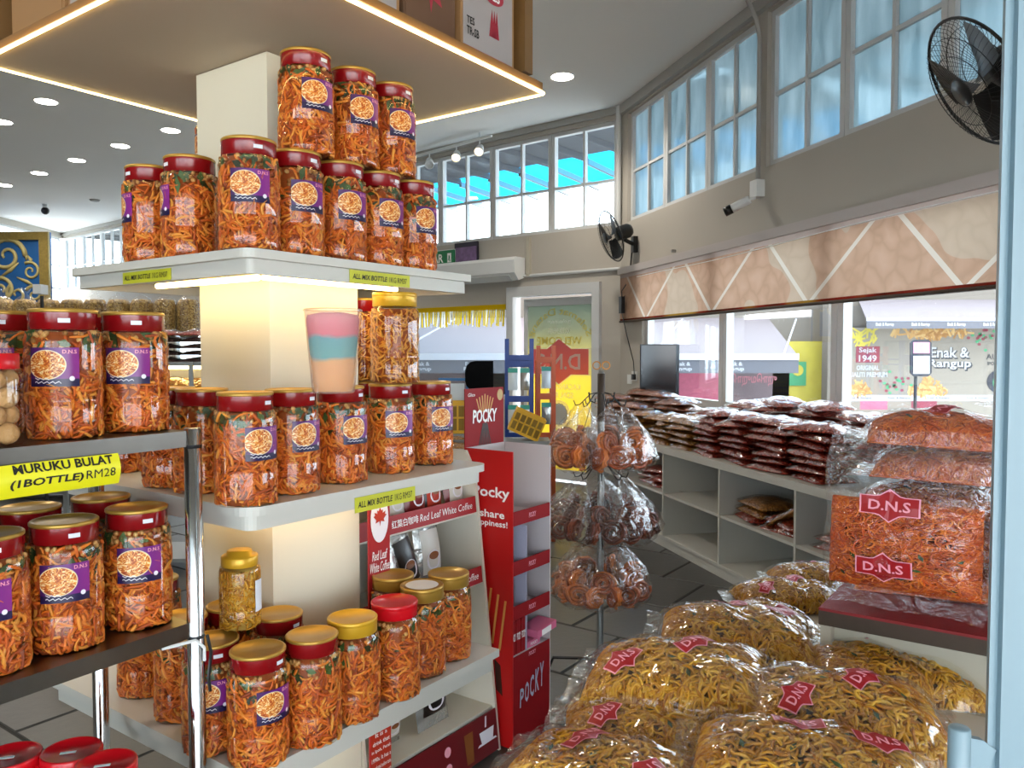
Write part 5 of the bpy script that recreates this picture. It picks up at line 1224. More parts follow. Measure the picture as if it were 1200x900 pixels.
for r0, mm, off in ((.17, 'film_white', .003), (.14, 'cyan_sheet', .0045), (.13, 'film_white', .006)):
    m = MB(); n = 32; m.add([DF(sc_, .80)+B1*(r0*(1 if mm == 'film_white' and r0 > .15 else (1-.12*(i % 2)))*math.cos(2*PI*i/n))+Z*(r0*(1 if r0 > .15 else 1-.12*(i % 2))*math.sin(2*PI*i/n))+B1N*off for i in range(n)], [tuple(range(n-1, -1, -1))]); part('printed_seal', m, mm if mm != 'cyan_sheet' else 'trim_grey', fp_)
m = MB(); m.tube([BW(-.0, .02, 2.47), BW(4.2, .02, 2.47)], .02, 8); struct('trim_4', m, 'frame_white')
m_translucent('fringe_gold', '#d8b81e', .5); m_translucent('fringe_pale', '#f2ecd4', .5)
fg = thing('gold_fringe', 'gold tinsel fringe hanging along the top of the back window', 'decoration', BW(2.9, .05, 1.95)); m = MB(); bbar(m, 1.64, 5.0, 2.08, 2.14, .03, .036); part('header_band', m, 'fringe_gold', fg)
m = MB(); s = 1.65
while s < 5.0:
    l = random.uniform(.16, .23); dx = random.uniform(-.03, .03); wd_ = random.uniform(.016, .03); a = BW(s, .035, 2.09)
    m.add([a, a+B1*wd_, a+B1*(wd_+dx)-Z*l+B1N*.01, a+B1*dx-Z*l+B1N*.01], [(0, 1, 2, 3)], random.choice((0, 0, 1))); s += random.uniform(.022, .04)
part('tinsel', m, ['fringe_gold', 'fringe_pale'], fg, kind='stuff')
def sfor(px, e=0.): 
    d = ray(px, 412); n = B1N; p = BW(0, e); t = (p-EYE).dot(n)/d.dot(n); return (EYE+d*t-p).dot(B1)
s0, s1 = sfor(603, .2), sfor(470, .2)
ac = thing('air_curtain', 'white air curtain unit mounted high on the back wall', 'air conditioner', BW(s0, .1, 2.50))
m = MB(); prof = [(0, 2.50), (.12, 2.46), (.20, 2.55), (.21, 2.70), (.18, 2.74), (0, 2.74)]
m.prism([BW(s0, e, z-.045) for e, z in prof], B1, s1-s0); part('housing', m, 'white_plastic', ac); m = MB(); m.prism([BW(s0+.1, e, z-.045) for e, z in ((.05, 2.465), (.13, 2.452), (.19, 2.52), (.17, 2.53))], B1, s1-s0-.2); part('outlet_flap', m, 'frame_white', ac)
m = MB(); bbar(m, s0-.10, s0-.05, 2.46, 2.93, 0, .04); struct('trim_5', m, 'cream')
mat('exit_green', '#0e7a4a', .4); s0, s1 = sfor(531, .1), sfor(484, .1); ex = thing('exit_sign', 'green exit sign with white letters on the back wall', 'sign', BW((s0+s1)/2, .05, 2.72)); zc = 1.55+110/930*BW(s0, .1).y
m = MB(); bbar(m, s0, s1, zc-.10, zc+.10, .05, .08); part('panel', m, 'exit_green', ex); m = MB(); bbar(m, s0-.012, s1+.012, zc-.112, zc+.112, .03, .06); part('casing', m, 'white_plastic', ex)
lettering('KELUAR', BW(s0+.16+(s1-s0-.16)/2, .082, zc), -B1, Z, (s1-s0-.22), .115, 'text_white', ex, .02); O = BW(s0+.08, .083, zc); m = MB(); m.box(O-Z*.06-B1*.035, B1*.07, B1N*.001, Z*.12); pc = part('pictogram', m, 'text_white', ex)
m = MB()
for pts in (((-.02, -.05), (-.005, -.05), (.008, .0), (-.008, 0)), ((.008, -.02), (.022, -.04), (.027, -.03), (.008, 0)), ((-.012, 0), (.012, 0), (.01, .03), (-.006, .03))): m.add([O+B1*x+Z*y+B1N*.002 for x, y in pts], [(0, 1, 2, 3)])
part('running_figure', m, 'exit_green', pc)
mat('photo_violet', '#7c5f8c', .4, var=.8, scale=14); mat('photo_dark', '#1c1630', .4); s0, s1 = sfor(560, .06), sfor(533, .06); zc = 1.55+115/930*BW(s0, .06).y
pt = thing('framed_photo', 'small violet framed photo next to the exit sign', 'picture', BW((s0+s1)/2, .03, zc-.15)); m = MB(); bbar(m, s0, s1, zc-.15, zc+.15, .04, .06); part('frame', m, 'photo_dark', pt); m = MB(); bbar(m, s0+.02, s1-.02, zc-.13, zc+.09, .0605, .0615); part('photo_print', m, 'photo_violet', pt)
emis('spot_lamp', '#ffd9a0', 14)
tr = thing('track_light', 'white ceiling light track with small spotlights by the back windows', 'light', at_y(530, 172, 9.9)); ta, tb_ = on_z(576, 159, CEIL-.08), on_z(470, 188, CEIL-.08)
m = MB(); m.tube([ta, tb_], .02, 6); part('track', m, 'white_plastic', tr); dt = (tb_-ta).normalized()
for k, f in enumerate((.12, .36, .66, .9)):
    p = ta+(tb_-ta)*f; part('stem', MB().lathe([(.008, -.10), (.008, 0), (0, .0)], p, n=8), 'white_plastic', tr)
    part('stem', MB().lathe([(.008, 0), (.008, .08)], p, n=8), 'white_plastic', tr) if k in (0, 3) else None
    ax = Vector((-.15+.1*k, -.75, -.62)).normalized(); c = p-Z*.13; hd_ = part('spotlight_head', MB().lathe([(0, -.08), (.04, -.075), (.055, .0), (.06, .07), (.052, .07), (.05, .04), (0, .04)], c, ax, 16), 'white_plastic', tr, smooth=True)
    part('lamp_face', MB().lathe([(.046, .05), (0, .062)], c, ax, 16), 'spot_lamp', hd_) if k < 2 else part('lamp_face', MB().lathe([(.046, .05), (0, .062)], c, ax, 16), 'white_plastic', hd_)

# ------------------------------------------------------------------ ceiling downlights
emis('downlight_face', '#fff6e6', 30)
def downlight(p, r, label, power):
    w = thing('downlight', label, 'light', p, 0, 'ceiling downlights')
    part('trim_ring', MB().lathe([(r, .0), (r*1.18, -.004), (r*1.2, .0)], (p.x, p.y, CEIL-.001), n=24), 'white_plastic', w)
    part('diffuser', MB().lathe([(0, -.003), (r, -.003), (r, 0)], (p.x, p.y, CEIL-.001), n=24), 'downlight_face', w)
    ld = bpy.data.lights.new('downlight_lamp', 'SPOT'); ld.energy = power; ld.spot_size = 2.5; ld.spot_blend = .6; ld.shadow_soft_size = r; ld.color = (1, .93, .82)
    lo = link('downlight_lamp', ld); lo.parent = w; lo.matrix_parent_inverse = w.matrix_basis.inverted(); lo.location = (p.x, p.y, CEIL-.02)
DLP = 90.
for px, py, nm in ((54, 119, 'largest of the left group, nearest the loft edge'), (200, 153, 'just above the leftmost top-shelf jars'), (141, 171, 'second of the row behind the left jars'), (90, 188, 'third of the row behind the left jars'), (46, 203, 'fourth of the row above the painted board'), (5, 217, 'last of the row at the left picture edge'), (2, 143, 'cut by the left picture edge below the loft'), (659, 90, 'single one on the right near the curved windows')):
    p = on_z(px, py, CEIL); p.z = CEIL-.001; downlight(p, .105, 'round white ceiling downlight, '+nm, DLP)
for k, (x, y) in enumerate(((-3.6, 1.2), (-4.2, 4.0), (-6.5, 5.2), (-6.8, 1.5), (-1.6, 5.6))):  # unseen lamps added out of frame to brighten the room
    downlight(Vector((x, y, CEIL-.001)), .105, 'round ceiling downlight above the picture, %s of the added unseen ones' % ORD[k], DLP)
for px, py in ((111, 234), (153, 221)):
    p = on_z(px, py, CEIL); w = thing('smoke_detector', 'round pale ceiling fitting, %s of two above the mural side' % ('left' if px == 111 else 'right'), 'ceiling fitting', Vector((p.x, p.y, CEIL-.03))); part('body', MB().lathe([(0, -.03), (.07, -.028), (.09, 0)], (p.x, p.y, CEIL), n=18), 'trim_grey', w)
p = on_z(53, 247, CEIL-.12); dc = thing('dome_camera', 'small dark camera hanging from the far ceiling', 'security camera', Vector((p.x, p.y, CEIL-.2))); part('dome', MB().ball(p, .07, n=12, m=8), 'black_plastic', dc, smooth=True); part('mount', MB().lathe([(.04, .05), (.05, .12)], p, n=12), 'white_plastic', dc)
# ------------------------------------------------------------------ far left: painted board, shelves of snack bags
mat('mural_blue', '#12508c', .5, var=.25, scale=2); mat('gilt', '#8f7a3c', .45, .3, var=.4, scale=25, bump=.5, bscale=50); mat('mural_gold', '#a99a62', .5)
MY = 14.2; q0 = at_y(-60, 385, MY); q1 = at_y(58, 272, MY); mu = thing('painted_board', 'blue painted board with gold scrolls in a gilt frame on the far left', 'painting', Vector((q0.x, MY, q0.z)))
x0, x1, z0, z1 = q0.x-.6, q1.x, q0.z-.2, q1.z
part('panel', MB().box((x0, MY, z0), (x1-x0, 0, 0), (0, .05, 0), (0, 0, z1-z0)), 'mural_blue', mu)
for a, b in (((x0, z1-.14), (x1-x0, .14)), ((x1-.17, z0), (.17, z1-z0-.14)), ((x0, z0), (x1-x0-.17, .14))): part('gilt_frame', MB().box((a[0], MY-.05, a[1]), (b[0], 0, 0), (0, .05, 0), (0, 0, b[1])), 'gilt', mu)
def scroll(cx, cz, R, turns, ph, sg, r):
    m = MB(); m.tube([(cx+sg*R*(1-f*.85)*math.cos(ph+f*turns*2*PI), MY-.004, cz+R*(1-f*.85)*math.sin(ph+f*turns*2*PI)) for f in [i/30 for i in range(31)]], [r*(1-.5*i/30) for i in range(31)], 5); part('gold_scroll', m, 'mural_gold', mu, smooth=True)
pz = lambda px, py: at_y(px, py, MY)
for px, py, R, tn, ph, sg, r in ((8, 300, .34, 1.6, 0, 1, .05), (36, 318, .17, 1.4, 1., -1, .03), (20, 345, .2, 1.3, 2., 1, .035), (40, 345, .16, 1.2, .5, -1, .03), (2, 340, .22, 1.4, 1.5, -1, .04)):
    p = pz(px, py); scroll(p.x, p.z, R, tn, ph, sg, r)
for a, b in (((28, 295), (31, 305)), ((33, 300), (36, 309)), ((20, 325), (40, 335)), ((0, 325), (22, 308))):
    p, q = pz(*a), pz(*b); m = MB(); m.tube([(p.x, MY-.004, p.z), ((p.x+q.x)/2+.03, MY-.006, (p.z+q.z)/2), (q.x, MY-.004, q.z)], [.012, .035, .012], 5); part('gold_leaf', m, 'mural_gold', mu, smooth=True)
# wide shelf of tied bags of golden chips
SY = 8.2; sx0, sx1 = -5.5, -3.05
cw = thing('chip_shelf', 'long shelf unit carrying tall tied bags of golden chips at the far left', 'shelving', Vector(((sx0+sx1)/2, SY+.3, 0)))
for z in (.10, .62, 1.12, 1.70): part('shelf_board', MB().box((sx0, SY, z-.03), (sx1-sx0, 0, 0), (0, .55, 0), (0, 0, .03)), 'grey_metal', cw)
for x in (sx0, sx1-.04):
    for y in (SY, SY+.51): part('post', MB().box((x, y, 0), (.04, 0, 0), (0, .04, 0), (0, 0, 1.67)), 'grey_metal', cw)
def tied_bag_mesh():
    m = MB(); m.lathe([(0, 0), (.10, .0), (.137, .04), (.142, .25), (.138, .42), (.11, .475), (0, .49)], n=14); c = m.mesh('chips', 'chips_gold', True)
    rs, zs = (.143, .145, .14, .10, .022, .05, .07), (.02, .2, .42, .49, .55, .59, .63)
    def fn(i, j):
        k = int(round(j*6)); a = 2*PI*i; r = rs[k]*(1+.09*math.sin(5*a)); return (r*math.cos(a), r*math.sin(a), zs[k])
    m = MB(); m.grid(fn, 18, 6); return c, m.mesh('film', 'bag_film_clear', True)
me_tc, me_tf = tied_bag_mesh()
nb = 9; sx1_ = 0
for k in range(nb):
    x = sx0+.14+k*.245
    w = thing('tied_chip_bag', '%s tied bag of golden chips from the right on the far left shelf' % ORD[nb-1-k], 'snack bag', (x, SY+.17, 1.701), k*.7, 'tied chip bags on the far shelf'); w.scale = (.84, .84, .82); part('chips', me_tc, None, w, False); part('film', me_tf, None, w, False)
# grey rack with dark packets over a lit compartment
GY = 5.5; gx0, gx1 = -3.4, -1.95
gk = thing('lit_rack', 'grey rack with a lit compartment under dark packets, seen left of the column', 'rack', Vector(((gx0+gx1)/2, GY+.25, 0)))
for z in (.10, .60, 1.28, 1.475): part('shelf_board', MB().box((gx0, GY, z-.025), (gx1-gx0, 0, 0), (0, .5, 0), (0, 0, .025)), 'grey_metal', gk)
for px in (224.5,): 
    x = at_y(224.5, 440, GY).x; part('post', MB().box((x-.015, GY-.012, 0), (.03, 0, 0), (0, .012, 0), (0, 0, 1.475)), 'grey_metal', gk)
for x in (gx0, gx1-.03): part('post', MB().box((x, GY+.47, 0), (.03, 0, 0), (0, .03, 0), (0, 0, 1.25)), 'grey_metal', gk)
part('back_panel', MB().box((gx0, GY+.50, .6), (gx1-gx0, 0, 0), (0, .01, 0), (0, 0, .875)), 'white_lam', gk); m = MB(); m.tube([(gx0+.1, GY+.2, 1.435), (gx1-.1, GY+.2, 1.435)], .012, 6); part('light_tube', m, 'shelf_light', gk)
for c in range(4):
    for k in range(5): packet(Vector((gx1-.25-.30*c, GY+.16, 1.477+.047*k)), (0, 0, random.uniform(-.12, .12)), 'dates_dark' if k < 4 else 'chips_red', '%s packet from the bottom, %s dark pile from the right on the lit rack' % (ORD[k], ORD[c]), 'dark packets on the lit rack', .85)
for c in range(4): packet(Vector((gx1-.22-.30*c, GY+.18, 1.282)), (.9, 0, 0), 'nuts_gold', '%s pale bag from the right in the lit compartment' % ORD[c], 'bags in the lit compartment', .8)
pl = thing('camera_pole', 'thin black pole with a white camera head in front of the painted board', 'security camera', Vector((at_y(50, 385, 7.6).x, 7.6, 0))); xx = at_y(50, 385, 7.6).x
part('pole', MB().lathe([(.016, 0), (.016, 2.08), (0, 2.08)], (xx, 7.6, 0), n=10), 'black_plastic', pl); part('camera_head', MB().cbox((xx, 7.58, 2.14), (1, 0, 0), (0, 1, 0), .075, .12, .09), 'white_plastic', pl)

# ------------------------------------------------------------------ by the back door: colour racks, checkout bits
mat('rack_blue', '#123a8a', .4); mat('rack_orange', '#c4501a', .4); mat('crate_yellow', '#d9a414', .45); mat('crate_dark', '#8a6a10', .6); mat('blue_frame', '#2a6ea8', .4); mat('paper_white', '#d8e2e8', .5); mat('packet_teal', '#2f9a8a', .4)
ck = thing('checkout_counter', 'grey checkout counter behind the column near the back window', 'counter', (-.55, 5.75, 0))
part('body', MB().box((-1.3, 5.3, 0), (1.20, 0, 0), (0, .75, 0), (0, 0, .86)), 'cream', ck); part('worktop', MB().box((-1.32, 5.28, .86), (1.24, 0, 0), (0, .79, 0), (0, 0, .04)), 'white_lam', ck)
def colour_rack(px0, px1, ytop, Y, mt, lean, name, label, bars):
    a, b = at_y(px0, ytop, Y), at_y(px1, ytop, Y); w = thing(name, label, 'rack', Vector(((a.x+b.x)/2, Y+.1, 0)))
    for p, dx in ((a, 0), (b, lean)): part('post', MB().box((p.x-.017, Y, 0), (.034, 0, 0), (0, .034, 0), (dx, 0, p.z)), mt, w)
    for p in (a, b): part('post', MB().box((p.x-.017, Y+.34, 0), (.034, 0, 0), (0, .034, 0), (0, 0, p.z-.12)), mt, w)
    for k, y in enumerate(bars):
        z = at_y(px0, y, Y).z; part('cross_bar', MB().box((a.x+.017, Y+.002, z-.02), (b.x-a.x-.034, 0, 0), (0, .03, 0), (0, 0, .04)), mt, w); part('wire_shelf', MB().box((a.x+.017, Y+.034, z-.03), (b.x-a.x-.034, 0, 0), (0, .31, 0), (0, 0, .012)), mt, w)
    return a, b
a, b = colour_rack(594, 623, 397, 6.3, 'rack_blue', 0, 'blue_rack', 'blue metal ladder rack in front of the back door', (419, 426, 467, 510, 560))
a2, b2 = colour_rack(631, 649, 405, 6.42, 'rack_orange', -.0, 'orange_rack', 'orange metal ladder rack beside the blue rack', (421, 464, 510, 560))
for k, (px, py, Y, mt) in enumerate(((601, 444, 6.28, 'paper_white'), (615, 444, 6.28, 'pouch_silver'), (601, 487, 6.28, 'paper_white'), (615, 487, 6.28, 'paper_white'), (640, 442, 6.40, 'paper_white'), (640, 484, 6.40, 'pouch_silver'))):
    p = at_y(px, py, Y); w = thing('hanging_packet', 'small pale packet with a teal header hanging on the %s rack, %s' % ('blue' if k < 4 else 'orange', ('upper left', 'upper right', 'lower left', 'lower right', 'upper', 'lower')[k]), 'snack packet', Vector((p.x, Y, p.z-.09)), 0, 'packets on the colour racks')
    m = MB(); m.grid(lambda i, j: (p.x+(i-.5)*.075, Y-.022*math.sin(PI*i)*math.sin(PI*j), p.z-.09+.17*j), 6, 6); m.grid(lambda i, j: (p.x-(i-.5)*.075, Y+.004*math.sin(PI*i)*math.sin(PI*j), p.z-.09+.17*j), 6, 6); part('packet_body', m, mt, w, smooth=True)
    part('header', MB().box((p.x-.038, Y-.014, p.z+.05), (.076, 0, 0), (0, .004, 0), (0, 0, .035)), 'packet_teal', w)
mat('matte_black', '#08080a', .9, spec=.1); mo = thing('till_screen', 'black till screen turned away on the checkout counter', 'screen', (-.25, 5.62, .9)); p0, p1 = at_y(545, 458, 5.62), at_y(578, 423, 5.62)
w_, h_ = p1.x-p0.x, p1.z-p0.z; m = MB(); rr = .07; pts = [(p1.x, 5.62, p0.z), (p1.x, 5.62, p1.z)]+[(p0.x+rr-rr*math.sin(t), 5.62, p1.z-rr+rr*math.cos(t)) for t in (0, .5, 1., 1.57)]+[(p0.x+rr-rr*math.cos(t), 5.62, p0.z+rr-rr*math.sin(t)) for t in (0, .5, 1., 1.57)]
m.prism(pts, (0, 1, 0), .05); part('screen_back', m, 'matte_black', mo); part('stand', MB().box(((p0.x+p1.x)/2-.03, 5.63, .93), (.06, 0, 0), (0, .03, 0), (0, 0, p0.z-.93)), 'black_plastic', mo); part('foot', MB().box(((p0.x+p1.x)/2-.08, 5.56, .90), (.16, 0, 0), (0, .16, 0), (0, 0, .03)), 'black_plastic', mo)
p0, p1 = at_y(514, 490, 5.75), at_y(549, 443, 5.75); bf = thing('blue_framed_display', 'light blue framed display of leaflets on the checkout counter', 'display stand', Vector(((p0.x+p1.x)/2, 5.75, .9)))
for x, z, dx, dz in ((p0.x, .9, .018, p1.z-.9), (p1.x-.018, .9, .018, p1.z-.9), (p0.x+.018, p1.z-.02, p1.x-p0.x-.036, .02)): part('frame_bar', MB().box((x, 5.75, z), (dx, 0, 0), (0, .02, 0), (0, 0, dz)), 'blue_frame', bf)
part('leaflet', MB().box((p0.x+.03, 5.762, p1.z-.2), (p1.x-p0.x-.06, 0, 0), (0, .004, 0), (0, 0, .16)), 'paper_white', bf)
def crate(c, rot, w_, d_, h_, label, fill=True):
    w = thing('yellow_crate', label, 'crate', c); w.rotation_euler = rot; m = MB()
    for x, y, dx, dy in ((-w_/2, -d_/2, w_, .006), (-w_/2, d_/2-.006, w_, .006), (-w_/2, -d_/2+.006, .006, d_-.012), (w_/2-.006, -d_/2+.006, .006, d_-.012)):
        horiz = dx > dy; n = 5; L = dx if horiz else dy
        for z, hh in ((0, .02), (h_-.025, .025), (h_*.47, .012)): m.box((x, y, z), (dx, 0, 0), (0, dy, 0), (0, 0, hh))
        for k in range(n+1):
            o = (L-.012)*k/n; m.box((x+(o if horiz else 0), y+(0 if horiz else o), .02), (.012 if horiz else dx, 0, 0), (0, dy if horiz else .012, 0), (0, 0, h_-.045))
    m.box((-w_/2+.006, -d_/2+.006, .002), (w_-.012, 0, 0), (0, d_-.012, 0), (0, 0, .008)); part('lattice', m, 'crate_yellow', w, False)
    part('lining', MB().box((-w_/2+.01, -d_/2+.01, .012), (w_-.02, 0, 0), (0, d_-.02, 0), (0, 0, h_*.8)), 'crate_dark', w, False); return w
p = at_y(534, 497, 5.42); crate(Vector((p.x-.02, 5.5, .901+.09)), (0, 0, .1), .26, .2, .215, 'yellow lattice crate on the checkout counter beside the jars')
p = at_y(612, 505, 5.9); crate(Vector((p.x, 5.95, .93)), (0, .42, 0), .24, .24, .17, 'tilted yellow lattice crate with silver packets beside the header card')
part_box = thing('crate_riser', 'low grey box holding up the crate on the checkout counter', 'box', (-.43, 5.5, .9)); part('riser', MB().box((-.56, 5.38, .9), (.27, 0, 0), (0, .24, 0), (0, 0, .088)), 'grey_metal', part_box)
st_ = thing('stool', 'grey stool supporting the tilted yellow crate', 'stool', (.1, 6.0, 0)); part('seat', MB().box((-.06, 5.82, .86), (.34, 0, 0), (0, .28, 0), (0, 0, .03)), 'grey_metal', st_)
for x in (-.05, .24):
    for y in (5.83, 6.06): part('leg', MB().box((x, y, 0), (.03, 0, 0), (0, .03, 0), (0, 0, .86)), 'grey_metal', st_)
for k, (px, py) in enumerate(((528, 515), (541, 520))):
    p = at_y(px, py, 5.32); packet(Vector((p.x, 5.36+.1*k, .902+.05*k)), (0, 0, .3*k), 'nuts_gold', '%s snack packet on the checkout counter below the yellow crate' % ('lower', 'upper')[k], 'packets on the checkout counter', .75)

# ------------------------------------------------------------------ white glass door at the right picture edge
d2 = thing('door_2', None, None, (.45, .7, 0), kind='structure'); mat('door_white', '#7d95a0', .4)
x0 = (1168-600)/F*.70
part('door_stile', MB().box((x0, .70, 0), (.055, 0, 0), (.025, .045, 0), (0, 0, 2.4)), 'door_white', d2); part('glazing_bead', MB().box((x0+.0075, .694, .0), (.006, 0, 0), (0, .006, 0), (0, 0, 2.4)), 'door_white', d2)
part('door_stile', MB().box((x0+.80, .45, 0), (.055, 0, 0), (.0, .045, 0), (0, 0, 2.4)), 'door_white', d2)
m = MB(); m.prism([(x0+.056, .715, .1), (x0+.80, .465, .1), (x0+.80, .465, 2.3), (x0+.056, .715, 2.3)], (.3, .95, 0), .006); part('pane', m, 'pane_clear', d2)
for z in (0, 2.3): m = MB(); m.prism([(x0+.056, .70, z), (x0+.80, .45, z), (x0+.80, .45, z+.1), (x0+.056, .70, z+.1)], (.3, .95, 0), .04); part('door_rail', m, 'door_white', d2)
zt = at_y(1124, 852, .70).z; xb = at_y(1124.5, 850, .70).x; hn = part('handle', MB().lathe([(0, zt-.36), (.0093, zt-.36), (.0093, zt-.0015), (.008, zt), (0, zt)], (xb, .70, 0), n=20), 'door_white', d2, smooth=True)
for zz, sg in ((zt-.008, -1), (zt-.352, 1)):
    pts = [(xb+.004, .697, zz), (xb+.02, .697, zz+sg*.003), (xb+.032, .697, zz+sg*.012), (x0+.002, .697, zz+sg*.022), (x0+.002, .697, zz+sg*.085), (xb+.02, .697, zz+sg*.07), (xb+.004, .697, zz+sg*.065)]
    if sg > 0: pts = pts[::-1]
    m = MB(); m.prism(pts[::-1], (0, 1, 0), .007); part('handle_bracket', m, 'door_white', hn)

# ------------------------------------------------------------------ shops across the street
mat('awning', '#6a6062', .7); mat('awning_edge', '#b4b2b8', .6); mat('valance', '#56555c', .7); mat('shop_wall', '#6c635a', .8); mat('shop_dark', '#6a5a5e', .7, var=.4, scale=3); mat('print_beige', '#7e756a', .6, var=.08, scale=1); mat('print_yellow', '#b8a83e', .6, var=.35, scale=4); mat('print_food', '#a87a4a', .6, var=.5, scale=9); mat('print_green', '#3c8a5e', .6); mat('print_crisp', '#a8804a', .6, island=['#8a5a2a', '#b08448', '#c2a06a']); mat('print_maroon', '#7a2a3c', .6); mat('print_pink', '#b85a72', .6, var=.3, scale=12); mat('sign_black', '#22222c', .6); mat('pink_turban', '#b8788e', .6); mat('ext_white', '#a8a8ac', .6); mat('tamil_pink', '#b06a74', .6); mat('pole_black', '#202024', .6)
GR = -.5
sh1 = thing('awning_shop', 'long shop with a lilac awning across the street', 'building', (2, 17, GR))
FY = 17.; part('wall', MB().box((-6, FY, GR), (13.4, 0, 0), (0, .3, 0), (0, 0, 3.6)), 'shop_wall', sh1)
xa, xb_ = -4.2, at_y(935, 418, 14.5).x; za, zb_ = at_y(700, 418, 14.5).z, 2.25
aw = part('awning', MB().add([(xa, 14.5, za), (xb_, 14.5, za), (xb_+.25, FY, zb_), (xa, FY, zb_), (xa, 14.5, za+.02), (xb_, 14.5, za+.02), (xb_+.25, FY, zb_+.02), (xa, FY, zb_+.02)], [(3,2,1,0), (4,5,6,7), (0,1,5,4), (1,2,6,5), (2,3,7,6), (3,0,4,7)]), 'awning', sh1)
part('awning_edge', MB().box((xa, 14.44, za-.06), (xb_-xa, 0, 0), (0, .06, 0), (0, 0, .12)), 'awning_edge', aw); part('valance', MB().box((xa, 14.46, za-.30), (xb_-xa, 0, 0), (0, .02, 0), (0, 0, .24)), 'valance', aw)
x = xa+.3; k = 0
while x < xb_-.6: lettering('Enak &', (x+.35, 14.458, za-.13), (1, 0, 0), Z, .30, .07, 'ext_white', aw, .03); lettering('Rangup', (x+.35, 14.458, za-.23), (1, 0, 0), Z, .36, .09, 'ext_white', aw, .03); x += .95
for k in range(4): m = MB(); m.tube([(-2.2+2.4*k, 14.6, za+.05), (-1.2+2.4*k, FY-.2, zb_-.02)], .02, 5); part('awning_arm', m, 'ext_white', aw)
for px0, px1, py0, py1, mt, nm in ((487, 600, 436, 520, 'shop_dark', 'shop_front'), (752, 842, 432, 490, 'print_pink', 'shop_front'), (846, 925, 432, 482, 'shop_dark', 'shop_front'), (905, 966, 400, 482, 'print_yellow', 'shop_banner'), (560, 600, 432, 470, 'print_beige', 'shop_banner')):
    a, b = at_y(px0, py1, FY-.05), at_y(px1, py0, FY-.05); part(nm, MB().box((a.x, FY-.05, a.z), (b.x-a.x, 0, 0), (0, .05, 0), (0, 0, b.z-a.z)), mt, sh1)
def ptext(s, px, py, Y, w_, h_, mm, par, bold=.01): p = at_y(px, py, Y); lettering(s, p, (1, 0, 0), Z, w_, h_, mm, par, bold)
ptext('மொறுமொறு', 880, 445, FY-.06, 1.1, .28, 'tamil_pink', sh1); ptext('முறுக்கு', 505, 452, FY-.06, .8, .26, 'tamil_pink', sh1)
a, b = at_y(925, 452, FY-.08), at_y(945, 424, FY-.08); gp_ = part('poster', MB().box((a.x, FY-.08, a.z), (b.x-a.x, 0, 0), (0, .02, 0), (0, 0, b.z-a.z)), 'print_green', sh1); p = at_y(935, 434, FY-.085); m = MB(); m.add([p+Vector((.12*math.cos(2*PI*i/16), 0, .12*math.sin(2*PI*i/16))) for i in range(16)], [tuple(range(16))]); part('poster_print', m, 'print_yellow', gp_)
# shop with the printed hoarding
sh2 = thing('hoarding_shop', 'shop across the street behind a big printed snack hoarding', 'building', (9, 16, GR)); HY = 16.
part('wall', MB().box((6.4, HY+.1, GR), (8.5, 0, 0), (0, .3, 0), (0, 0, 3.8)), 'shop_wall', sh2)
a, b = at_y(988, 522, HY), at_y(1310, 384, HY); ho = part('hoarding', MB().box((a.x, HY, a.z), (b.x-a.x, 0, 0), (0, .06, 0), (0, 0, b.z-a.z)), 'print_beige', sh2)
def prect(px0, px1, py0, py1, mt, Y, name='print_area', par=ho): a, b = at_y(px0, py1, Y), at_y(px1, py0, Y); return part(name, MB().box((a.x, Y, a.z), (b.x-a.x, 0, 0), (0, .004, 0), (0, 0, b.z-a.z)), mt, par)
r_ = random.Random(5)
for x0_, x1_, y0_, y1_, n in ((1042, 1138, 385, 396, 90), (1060, 1118, 445, 463, 80), (993, 1022, 448, 463, 40), (990, 1032, 386, 406, 30)):
    m = MB()
    for _ in range(n):
        t = r_.triangular(-1, 1, 0); cx = (x0_+x1_)/2+t*(x1_-x0_)/2; yy = r_.random()**.7; cyy = (y1_-yy*(y1_-y0_)*(1-abs(t)*.7)) if y0_ > 420 else (y0_+yy*(y1_-y0_)*(1-abs(t)*.5)); pq = at_y(cx, cyy, HY-.0045); an = r_.uniform(0, PI); l = r_.uniform(.06, .13)
        m.add([pq+Vector((a_1*math.cos(an)-b_1*math.sin(an), -.00001*_, a_1*math.sin(an)+b_1*math.cos(an))) for a_1, b_1 in ((-l, -.018), (l, -.018), (l, .018), (-l, .018))], [(0, 1, 2, 3)])
    part('printed_crisps', m, 'print_crisp' if y0_ != 386 else 'print_yellow', ho, kind='stuff')
prect(988, 1310, 463, 470, 'ext_white', HY-.004, 'print_strip'); prect(1008, 1040, 470, 480, 'print_pink', HY-.004); prect(1068, 1098, 470, 478, 'print_maroon', HY-.004)
prect(1003, 1031, 406, 425, 'print_maroon', HY-.006, 'date_plate'); ptext('Sejak', 1017, 411, HY-.008, .36, .13, 'ext_white', ho, .02); ptext('1949', 1017, 420, HY-.008, .36, .13, 'ext_white', ho, .02)
ptext('ORIGINAL', 1017, 431, HY-.006, .46, .10, 'ext_white', ho, .03); ptext('KUALITI PREMIUM', 1016, 439, HY-.006, .82, .10, 'ext_white', ho, .03)
for s, y, w_ in (('Enak &', 413, .78), ('Rangup', 427, .86)):
    ptext(s, 1114, y+1, HY-.006, w_+.03, .24, 'sign_black', ho, .05); ptext(s, 1113, y, HY-.012, w_, .21, 'ext_white', ho, .02)
ptext('AUTHENTIC', 1182, 418, HY-.006, .9, .11, 'sign_black', ho); ptext('IPOH', 1163, 426, HY-.006, .2, .07, 'sign_black', ho)
for k in range(6): ptext('Enak & Rangup', 1008+46*k, 466.5, HY-.006, .46, .05, 'sign_black', ho, 0)
